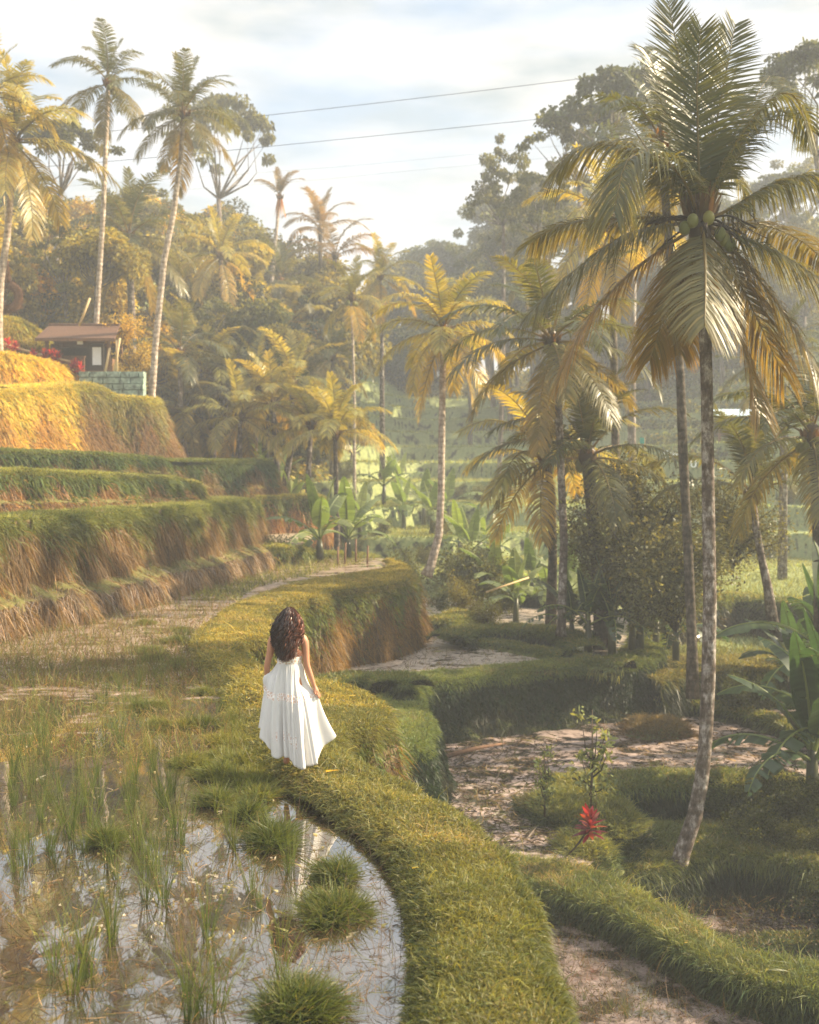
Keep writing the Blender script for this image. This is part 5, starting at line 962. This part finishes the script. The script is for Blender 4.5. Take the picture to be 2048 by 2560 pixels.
part('fascia', M['wood'], r_, box((0, -1.36, 1.27), (3.3, .05, .1)), box((0, 1.36, 1.27), (3.3, .05, .1)))
# retaining wall
wb = np.array([-12.35, 45.1, 6.0]); a = Acc(); g_ = np.random.default_rng(5)
for r__ in range(5):
    x = -1.35
    while x < 1.3: 
        w_ = g_.uniform(.35, .8); w_ = min(w_, 1.35 - x); a.add(*box((x + w_ / 2, g_.uniform(-.04, .04), .13 + r__ * .26), (w_ - .05, .5, .22)), C=(1, 1, 1)); x += w_
a.add(*box((0, .05, .65), (2.66, .36, 1.28))); tag(link('stone_wall', a.mesh('stone_wall', M['stone_g'], False), None, None, wb), 'grey green stone retaining wall below the small hut', 'wall')
a = Acc(); a.add(*box((0, 0, 0), (3.6, 1.6, 1.1))); tag(link('hut_terrace', a.mesh('hut_terrace', M['earth_warm'], False), None, None, (-13.4, 46.3, 6.75)), None, None, None, 'structure')
a = Acc(); P0 = [at(x, y, 45.4) for x, y in [(-60, 850), (0, 858), (40, 870), (100, 886), (150, 898), (190, 908)]]; fb = P0[1]
fo = tag(empty('bamboo_fence', fb), 'pale bamboo handrail running down the slope towards the hut', 'fence')
a.add(*tube(spline(np.array(P0) - fb, .2), .055, 8)); link('rail', a.mesh('rail', M['bamboo']), None, fo)
for p in P0[1:]: a = Acc(); a.add(*tube([p - fb, p - fb - [0, 0, .9]], .045, 7)); link('post', a.mesh('post', M['bamboo']), None, fo)
for k, (x0, y0, x1, y1) in enumerate([(262, 935, 275, 870), (285, 935, 300, 845), (293, 938, 292, 850), (198, 815, 225, 745)]):
    a = Acc(); p0, p1 = at(x0, y0, 45.2), at(x1, y1, 45.2); a.add(*tube([p0 * 0, p1 - p0], .05, 7))
    tag(link('bamboo_pole', a.mesh('bamboo_pole', M['bamboo']), None, None, p0), ['pale pole leaning at the right end of the hut, leftmost of three', 'pale pole leaning between two others right of the hut', 'upright pale pole, rightmost of three beside the hut', 'pale slanted pole rising behind the hut roof'][k], 'pole')
def cordyline_mesh(seed, n, L, cols, W=.055):
    g = np.random.default_rng(seed); k = np.arange(n); q = k * 2.4; e = 1.35 - 1.5 * k / n; dd = np.column_stack([np.cos(q) * np.cos(e), np.sin(q) * np.cos(e), np.sin(e)]); ci = g.integers(0, len(cols), n); c = np.array(cols)[ci] * (1 + g.normal(size=(n, 1)) * .25)
    a = Acc(); a.add(*blades(np.column_stack([np.zeros((n, 2)), .12 - .24 * k / n]), dd, L * g.uniform(.7, 1.1, n), W * np.ones(n), np.column_stack([np.zeros((n, 2)), -.25 * np.ones(n)]), np.clip(c * .7, .01, 1), np.clip(c, .01, 1), 4, side=unit(np.cross(dd, UP[None]) + .2 * g.normal(size=(n, 3))), prof=[.35, .9, 1, .7])); return a
REDS = [(.26, .03, .035), (.18, .02, .035), (.42, .10, .04), (.16, .02, .03)]
co = tag(empty('red_leaved_plant', gp(1405, 2150, -3.35)), 'crimson and orange leaved plant with a slanted thin stem on the grassy bank', 'plant'); hp_ = at(1475, 2068, 17.0) - np.array(co.location)
a = Acc(); a.add(*tube(spline(np.array([(0, 0, 0), hp_ * .5 + [0, 0, -.05], hp_]), .1), .016, 6)); link('stem', a.mesh('stem', M['bark_dark']), None, co)
link('leaves', cordyline_mesh(3, 44, .34, REDS, .075).mesh('leaves', M['red']), None, co, hp_)
cr_me = cordyline_mesh(4, 34, .42, [(.55, .05, .07), (.40, .03, .08), (.60, .12, .05)], .09).mesh('leaves', M['red'])
for k, (x, y, s_) in enumerate([(20, 862, .9), (38, 868, .8), (34, 892, .7), (84, 890, .9), (112, 893, 1.0), (128, 892, 1.0), (142, 896, 1.0), (182, 920, .95), (200, 922, .9), (190, 912, .8)]):
    c = link('red_flowering_plant', cr_me, None, None, at(x, y, 45.15)); c.scale = (s_,) * 3; c.rotation_euler = (0, 0, k * 1.3); tag(c, 'bright red leaved plant along the bamboo handrail', 'plant', 'red plants along the handrail')
# nest swing
nc_ = at(20, 742, 45.5); no = tag(empty('nest_swing', nc_), 'brown woven twig ring hanging at the left edge above the yellow bushes', 'swing'); th = np.linspace(0, 2 * math.pi, 33)
a = Acc(); ring = np.column_stack([.46 * np.cos(th), 0 * th, .5 * np.sin(th)]); a.add(*tube(ring, .17, 12, False)); n = 900; q = rng.uniform(0, 6.28, n); b_ = rng.uniform(0, 6.28, n)
pos = np.column_stack([(.46 + .16 * np.cos(b_)) * np.cos(q), .16 * np.sin(b_), (.5 + .16 * np.cos(b_)) * np.sin(q)]); tan_ = np.column_stack([-np.sin(q), 0 * q, np.cos(q)]); a.add(*blades(pos, unit(tan_ + rng.normal(size=(n, 3)) * .4), np.full(n, .3), np.full(n, .02), np.zeros((n, 3)), np.ones((n, 3)), None, 2))
link('ring', a.mesh('ring', M['twig']), None, no); a = Acc(); a.add(*tube([(0, 0, .55), (.02, 0, .95), (0, 0, 1.5)], [.2, .09, .04], 10)); link('neck', a.mesh('neck', M['twig']), None, no)
a = Acc(); a.add(*tube([(0, 0, 1.4), (-.15, .1, 4.2)], .025, 6)); link('rope', a.mesh('rope', M['bamboo']), None, no)
# far shelter, sign, flag, post
M['tin'] = plain('pale_blue_tin', (.50, .62, .70), .5, .12, 6, .01, sc=(1, 12, 1)); M['teal'] = plain('teal_cloth', (.02, .25, .20), .8, .1, 5)
sb_ = at(1836, 1095, 71); so = tag(empty('shelter', sb_), 'distant open shelter with a pale blue metal roof between the right palms', 'shelter')
V = []; 
for k in range(41): x = -1.45 + 2.9 * k / 40; V += [[x, -1.1, 1.42 + .02 * math.sin(k * 1.57)], [x * .95, 1.0, 1.95 + .02 * math.sin(k * 1.57)]]
rme = npmesh('roof', V, [np.array([[2 * k, 2 * k + 2, 2 * k + 3, 2 * k + 1] for k in range(40)])], None, False, M['tin']); ro = link('roof', rme, None, so); rs = ro.modifiers.new('t', 'SOLIDIFY'); rs.thickness = .04
for sx in (-1.25, 1.25): part('post', M['wood'], so, box((sx, -.9, .6), (.09, .09, 1.7))); part('post', M['wood'], so, box((sx, .85, .8), (.09, .09, 2.1)))
part('back_panel', M['wood_dark'], so, box((0, .9, .7), (2.4, .05, 1.2))); part('bench', M['wood'], so, box((0, .3, .25), (2.2, .5, .07)), box((-.9, .3, .0), (.08, .4, .45)), box((.9, .3, .0), (.08, .4, .45)))
def words(txt, px_, py_, Yd, size, lbl):
    cu = bpy.data.curves.new('sign_letters', 'FONT'); cu.body = txt; cu.size = size; cu.extrude = .03; cu.offset = .012; ob = bpy.data.objects.new('sign_letters', cu); COL.objects.link(ob); ob.location = at(px_, py_, Yd); ob.rotation_euler = (math.pi / 2, 0, 0); cu.materials.append(M['white']); ob.data = None if False else ob.data; dg_ = bpy.context.evaluated_depsgraph_get(); m_ = bpy.data.meshes.new_from_object(ob.evaluated_get(dg_)); l_ = ob.location.copy(); bpy.data.objects.remove(ob); ob = link('sign_letters', m_, M['white'], None, l_); ob.rotation_euler = (math.pi / 2, 0, 0); tag(ob, lbl, 'sign')
words('Santai', 1659, 1144, 66, .62, 'white standing letters of a sign on the far right terrace'); words('U', 1726, 1168, 65, .55, 'single white letter below the longer white sign')
fl = tag(empty('flag', at(1612, 1122, 66)), 'small teal flag on a short stick on a far terrace', 'flag'); part('pole', M['bamboo'], fl, tube([(0, 0, -.3), (0, 0, .75)], .02, 6)); part('cloth', M['teal'], fl, box((-.15, 0, .5), (.3, .02, .35)))
a = Acc(); a.add(*tube([(0, 0, -.4), (0, 0, 0), (-.12, 0, .9)], .06, 8)); tag(link('white_post', a.mesh('white_post', M['white']), None, None, at(2000, 1172, 52)), 'short white leaning post on the far right terrace', 'post')
# cables over the valley
def cable(pts, Yd, r, lb):
    P = spline(np.array([at(a_, b_, Yd) for a_, b_ in pts]), 2.0); c = P[0]; a = Acc(); a.add(*tube(P - c, r, 5)); tag(link('overhead_cable', a.mesh('overhead_cable', M['wire']), None, None, c), lb, 'cable')
cable([(2500, 70), (1962, 130), (1514, 189), (1024, 248), (677, 287), (273, 328), (-300, 372)], 52, .013, 'upper dark cable crossing the sky behind the palms')
cable([(2500, 160), (1885, 236), (1428, 289), (1024, 331), (653, 368), (326, 399), (-300, 450)], 54, .013, 'second dark cable crossing the sky below the upper one')
cable([(1700, 335), (1024, 401), (754, 424), (100, 470)], 90, .008, 'faint thin cable low in the sky, upper of two'); cable([(1700, 365), (1024, 427), (742, 454), (100, 500)], 92, .008, 'faint thin cable low in the sky, lower of two')
# ------------------------------------------------------------------ plants standing in the flooded paddy
def tuft_mesh(seed, n, h, w_, spread, c0, c1, bent=.25):
    g = np.random.default_rng(seed); q = g.uniform(0, 6.28, n); r0 = g.random(n) * .035; P = np.column_stack([r0 * np.cos(q), r0 * np.sin(q), -.05 * np.ones(n)]); d = unit(np.column_stack([np.cos(q) * spread * g.random(n), np.sin(q) * spread * g.random(n), np.ones(n)]))
    c = np.array(c0) * (1 + g.normal(size=(n, 1)) * .25); e = np.array(c1) * (1 + g.normal(size=(n, 1)) * .25); b = np.column_stack([np.cos(q) * bent, np.sin(q) * bent, -.12 * np.ones(n)]) * g.random((n, 1)) * 1.6
    a = Acc(); a.add(*blades(P, d, h * g.uniform(.45, 1.1, n), w_ * np.ones(n), b, np.clip(c, .01, 1), np.clip(e, .01, 1), 4)); return a.mesh('rice_tuft', M['grass'])
RT = [tuft_mesh(70 + k, 13 + 5 * (k % 3), .78, .0065, .26, (.055, .085, .02), (.15, .175, .045)) for k in range(5)]; RD = [tuft_mesh(80 + k, 12, .45, .006, .35, (.14, .09, .04), (.25, .17, .08), .5) for k in range(3)]
def put(name, me, P, s, label, cat, group): o = link(name, me, None, None, P); o.scale = (s, s, s * rng.uniform(.85, 1.2)); o.rotation_euler = (rng.normal() * .06, rng.normal() * .06, rng.uniform(0, 6.28)); return tag(o, label, cat, group)
lbR = 'upright clump of green rice blades standing in the flooded left paddy'; Z5 = lambda x, y: (x * .5936, 1600 + y * .5936)
big = [(225, 1410), (232, 1380), (310, 1490), (330, 1440), (465, 1290), (470, 1250), (700, 1120), (690, 1090), (745, 830), (735, 780), (760, 860), (875, 1250), (870, 1200), (575, 890), (580, 860), (290, 840), (300, 800), (500, 420), (490, 400), (170, 430), (185, 410), (975, 850), (1210, 980), (1230, 960), (1060, 1070), (800, 1600), (815, 1560), (870, 1590), (385, 790), (205, 890), (120, 640), (140, 600), (785, 1480), (1190, 1280), (1185, 1420), (610, 1110), (690, 700), (450, 940), (380, 1420), (640, 560), (560, 600), (250, 640), (60, 560), (80, 480), (420, 560), (330, 540), (730, 640), (660, 880), (920, 1560), (350, 1330), (1100, 1130)]
for x, y in big: P = gp(*Z5(x, y), -.13); put('rice_tuft', RT[rng.integers(5)], P, rng.uniform(.75, 1.1), lbR, 'rice plant', 'rice clumps in the left paddy')
for k in range(190):
    x = rng.uniform(0, 700) * rng.uniform(.6, 1); y = rng.uniform(1640, 2200); 
    if x > 480 and y < 1750: continue
    put('rice_tuft', RT[rng.integers(5)], gp(x, y, -.13), rng.uniform(.35, .85), lbR, 'rice plant', 'rice clumps in the left paddy')
for k in range(26): put('dry_tuft', RD[rng.integers(3)], gp(rng.uniform(60, 980), rng.uniform(2150, 2520), -.13), rng.uniform(.35, .8), 'thin brown withered stems standing in the flooded left paddy', 'plant', 'withered stems in the left paddy')
for x, y, s_ in [(1440, 2530, .85), (1565, 2540, .6), (1655, 2330, .5), (1905, 2190, .3), (1530, 2520, .6), (1668, 2370, .45), (1600, 2540, .55), (1460, 2500, .5), (1820, 2560, .5), (1400, 2330, .35), (1530, 2350, .35)]: put('rice_tuft', RT[rng.integers(5)], gp(x, y, -3.74), s_, 'clump of green rice blades in the muddy pond at the lower right', 'rice plant', 'rice clumps in the lower right pond')
def tussock(px_, py_, r, lb, k=0, h=.16, grp=None, c0=(.065, .09, .028), c1=(.17, .185, .05), z=-.13):
    n = int(1500 * (r / .22) ** 2); g = rng; q = g.uniform(0, 6.28, n); s_ = np.sqrt(g.random(n)); rk = 1 + .22 * np.sin(3 * q + 6 * g.random()) + .12 * np.sin(7 * q + 6 * g.random()); P = np.column_stack([r * s_ * rk * np.cos(q) * .8, r * s_ * rk * np.sin(q) * .8, h * .5 * (1 - s_ ** 2) * rk]); wh = g.integers(0, 14, n); wd_ = g.normal(size=(14, 3)) * [.55, .55, .15]; d = unit(np.column_stack([np.cos(q) * s_ * 1.2, np.sin(q) * s_ * 1.2, np.full(n, .75)]) + wd_[wh] + g.normal(size=(n, 3)) * .25)
    a = Acc(); c = shade(c0, n); e = shade(c1, n); dd = g.random(n) < .1; e[dd] = shade(GG['straw'], dd.sum()); a.add(*blades(P, d, h * np.where(g.random(n) < .12, 1.7, 1) * g.uniform(.5, 1.25, n), np.full(n, .006), np.column_stack([np.zeros((n, 2)), -.35 * g.random(n)]), c, e, 3)); V, f = ellips((0, 0, -.03), (r * .8, r * .8, h * .6), 18, 8); V[:, :2] *= 1 + .1 * np.sin(V[:, 2:3] * 60); a.add(V, f, (.04, .045, .02))
    tag(link('grass_tussock', a.mesh('grass_tussock', M['grass']), None, None, gp(px_, py_, z)), lb, 'grass tussock', grp)
tussock(843, 2195, .17, 'round grass tussock in bright water, farthest of three by the path'); tussock(835, 2290, .25, 'largest round grass tussock in the bright water by the path'); tussock(748, 2525, .25, 'floating grass tussock at the bottom edge of the flooded paddy', h=.17)
tussock(683, 2110, .20, 'shaggy tussock by the path edge beside tall rice blades', h=.2); tussock(540, 2010, .17, 'dark tussock in the paddy left of the path bend'); tussock(623, 2045, .16, 'tussock with yellow leaves beside the path edge'); tussock(265, 2110, .14, 'small dark tussock among rice blades in the left paddy', c1=(.12, .15, .05))
for k in range(46):
    y = rng.uniform(1560, 2010); xr_ = np.interp(y, [1540, 1600, 1700, 1800, 1900, 2010], [500, 470, 520, 640, 670, 730]); tussock(xr_ - rng.gamma(2, 38), y, rng.uniform(.12, .26) * (1.25 if y < 1750 else 1), 'low shaggy grass tussock along the inner edge of the path', h=rng.uniform(.07, .13), grp='tussocks along the inner path edge', c1=(.24, .24, .06))
def litter(n, reg, z, L, Wd, cols, up=.15, name='debris', ylim=None, curve=.3):
    px_ = rng.uniform(reg[0], reg[2], n); py_ = rng.uniform(reg[1], reg[3], n); P = np.array([gp(a_, b_, z) for a_, b_ in zip(px_, py_)]); ok = np.ones(n, bool)
    if ylim is not None: lx = np.interp(py_, ylim[0], ylim[1]); ok = px_ < lx
    P = P[ok]; n = len(P); ci = rng.integers(0, len(cols), n); c = np.array(cols)[ci] * (1 + rng.normal(size=(n, 1)) * .3); d = unit(np.column_stack([rng.normal(size=n), rng.normal(size=n), np.abs(rng.normal(size=n)) * up + .01]))
    a = Acc(); a.add(*blades(P + [0, 0, .004], d, L * (.4 + rng.gamma(3, .25, n)), np.full(n, Wd), np.column_stack([rng.normal(size=(n, 2)) * curve, -.02 * np.ones(n)]), np.clip(c, .01, 1), None, 3)); tag(link(name, a.mesh(name, M['grass'])), None, None, None, 'stuff')
YL = ([1400, 1470, 1560, 1620, 1700, 1800, 1900, 2000, 2090, 2190, 2350, 2560], [940, 640, 510, 480, 515, 640, 690, 790, 890, 980, 1020, 1012])
BR = [(.06, .04, .025), (.13, .08, .045), (.22, .15, .09), (.09, .10, .035)]
litter(3200, (0, 1700, 1020, 2560), -.13, .09, .005, BR, .2, ylim=YL); litter(800, (0, 1900, 1020, 2560), -.13, .28, .0035, [(.10, .06, .04), (.16, .10, .06), (.08, .09, .03)], 1.2, ylim=YL, curve=.5)
litter(26000, (0, 1400, 960, 1720), -.13, .16, .012, [(.14, .15, .045), (.22, .20, .07), (.24, .15, .07), (.17, .11, .05)], 2.5, 'paddy_weeds', ylim=YL); litter(5000, (0, 1640, 700, 1900), -.13, .14, .008, [(.12, .14, .04), (.20, .16, .06), (.16, .10, .05)], 2.0, 'paddy_weeds', ylim=YL)
litter(450, (60, 1750, 960, 2350), -.13, .035, .022, [(.45, .40, .33), (.20, .17, .08), (.30, .28, .12)], .3, ylim=YL)
litter(4200, (1290, 2240, 2048, 2560), -3.74, .05, .012, [(.05, .035, .025), (.10, .065, .04), (.14, .09, .05), (.08, .09, .035)], .8, 'pond_litter'); litter(1500, (1300, 2260, 1900, 2560), -3.74, .22, .006, [(.10, .10, .04), (.15, .09, .05)], 2.5, 'paddy_weeds')
litter(1200, (1500, 1790, 1990, 1930), -3.4, .14, .03, [(.04, .03, .022), (.09, .06, .04), (.2, .15, .12)], .2, 'pond_litter')
litter(2200, (1110, 1840, 1400, 2130), -3.4, .16, .03, [(.04, .03, .022), (.09, .06, .04), (.09, .09, .03), (.2, .15, .12)], .25, 'pond_litter'); litter(1500, (1800, 2260, 2048, 2340), -4.66, .1, .015, [(.04, .03, .022), (.09, .06, .04)], .4, 'pond_litter')
litter(14000, (1560, 1375, 2048, 1505), -1.28, .14, .022, [(.16, .19, .06), (.22, .23, .08), (.13, .16, .05)], 2.5, 'grass')
litter(12000, (1600, 1565, 2048, 1690), -2.51, .16, .02, [(.12, .14, .045), (.17, .17, .06), (.10, .12, .04)], 2.5, 'grass')
litter(9000, (480, 1385, 1000, 1500), -.13, .16, .022, [(.17, .19, .06), (.22, .22, .07), (.13, .15, .05)], 2.5, 'paddy_weeds', ylim=YL)
litter(1600, (1000, 1560, 1400, 1690), -2.0, .12, .015, [(.15, .15, .05), (.18, .12, .06), (.06, .05, .03)], 1.5, 'paddy_weeds')
for k, (x, y, z, lb) in enumerate([(845, 1742, .03, 'fallen yellow banana leaf strip lying on the path bulge'), (815, 1928, .05, 'small fallen yellow leaf on the path in front of the woman'), (1030, 2170, .06, 'tiny fallen orange leaf on the near path')]):
    a = Acc(); L_ = [.3, .14, .06][k]; a.add(*blades(np.zeros((1, 3)), np.array([[1.0, .25, .12]]), np.array([L_]), np.array([L_ * .3]), np.array([[0, 0, -.1]]), np.array([[.60, .38, .04]]), None, 4, side=np.array([[0, 1.0, .2]]))); tag(link('fallen_leaf', a.mesh('fallen_leaf', M['grass']), None, None, gp(x, y, z + .02)), lb, 'leaf')
for k, (x, y) in enumerate([(845, 1412), (862, 1408), (890, 1405), (918, 1408)]):
    a = Acc(); a.add(*tube([(0, 0, -.2), (.03 * (k % 2), 0, .62 + .1 * (k % 3))], .035, 7)); tag(link('wooden_stake', a.mesh('wooden_stake', M['wood']), None, None, gp(x, y, -.1)), 'rough brown stake by the young banana plants at the far end of the left paddy', 'stake', 'stakes by the young banana plants')
a = Acc(); p0, p1 = gp(1105, 1893, -3.36), gp(1262, 1858, -3.3); a.add(*tube([p0 * 0, (p1 - p0) * .5 + [0, 0, .03], p1 - p0], [.06, .05, .025], 8)); tag(link('log', a.mesh('log', M['wood']), None, None, p0), 'reddish brown log lying at the left corner of the middle pond', 'log')
a = Acc(); p0, p1 = at(1216, 1480, 34), at(1322, 1444, 35); a.add(*tube([p0 * 0, p1 - p0], .03, 6)); tag(link('bamboo_pole', a.mesh('bamboo_pole', M['bamboo']), None, None, p0), 'thin slanted pole leaning on the mound shaped bush in mid valley', 'pole')
for x, y, s_, lb in [(672, 1412, .62, 'dark little sapling in the far paddy, left of two'), (708, 1410, .6, 'dark little sapling in the far paddy, right of two')]: bush(gp(x, y, -.1), s_, lb, me=BU[2], name='sapling', cat='sapling', zs=1.4)
# ------------------------------------------------------------------ haze: the moist morning air of the valley
def hz(t, N, K, o):
    v = N('ShaderNodeVolumePrincipled'); v.inputs['Color'].default_value = (.90, .95, 1.0, 1); v.inputs['Density'].default_value = 0.0023; v.inputs['Anisotropy'].default_value = 0.05
    K(v.outputs[0], o.inputs['Volume'])
V, f = box((0, 85, 17), (150, 200, 52)); me = npmesh('haze', V, f, None, False, mat('haze_air', hz))
tag(link('haze', me), None, None, None, 'stuff')
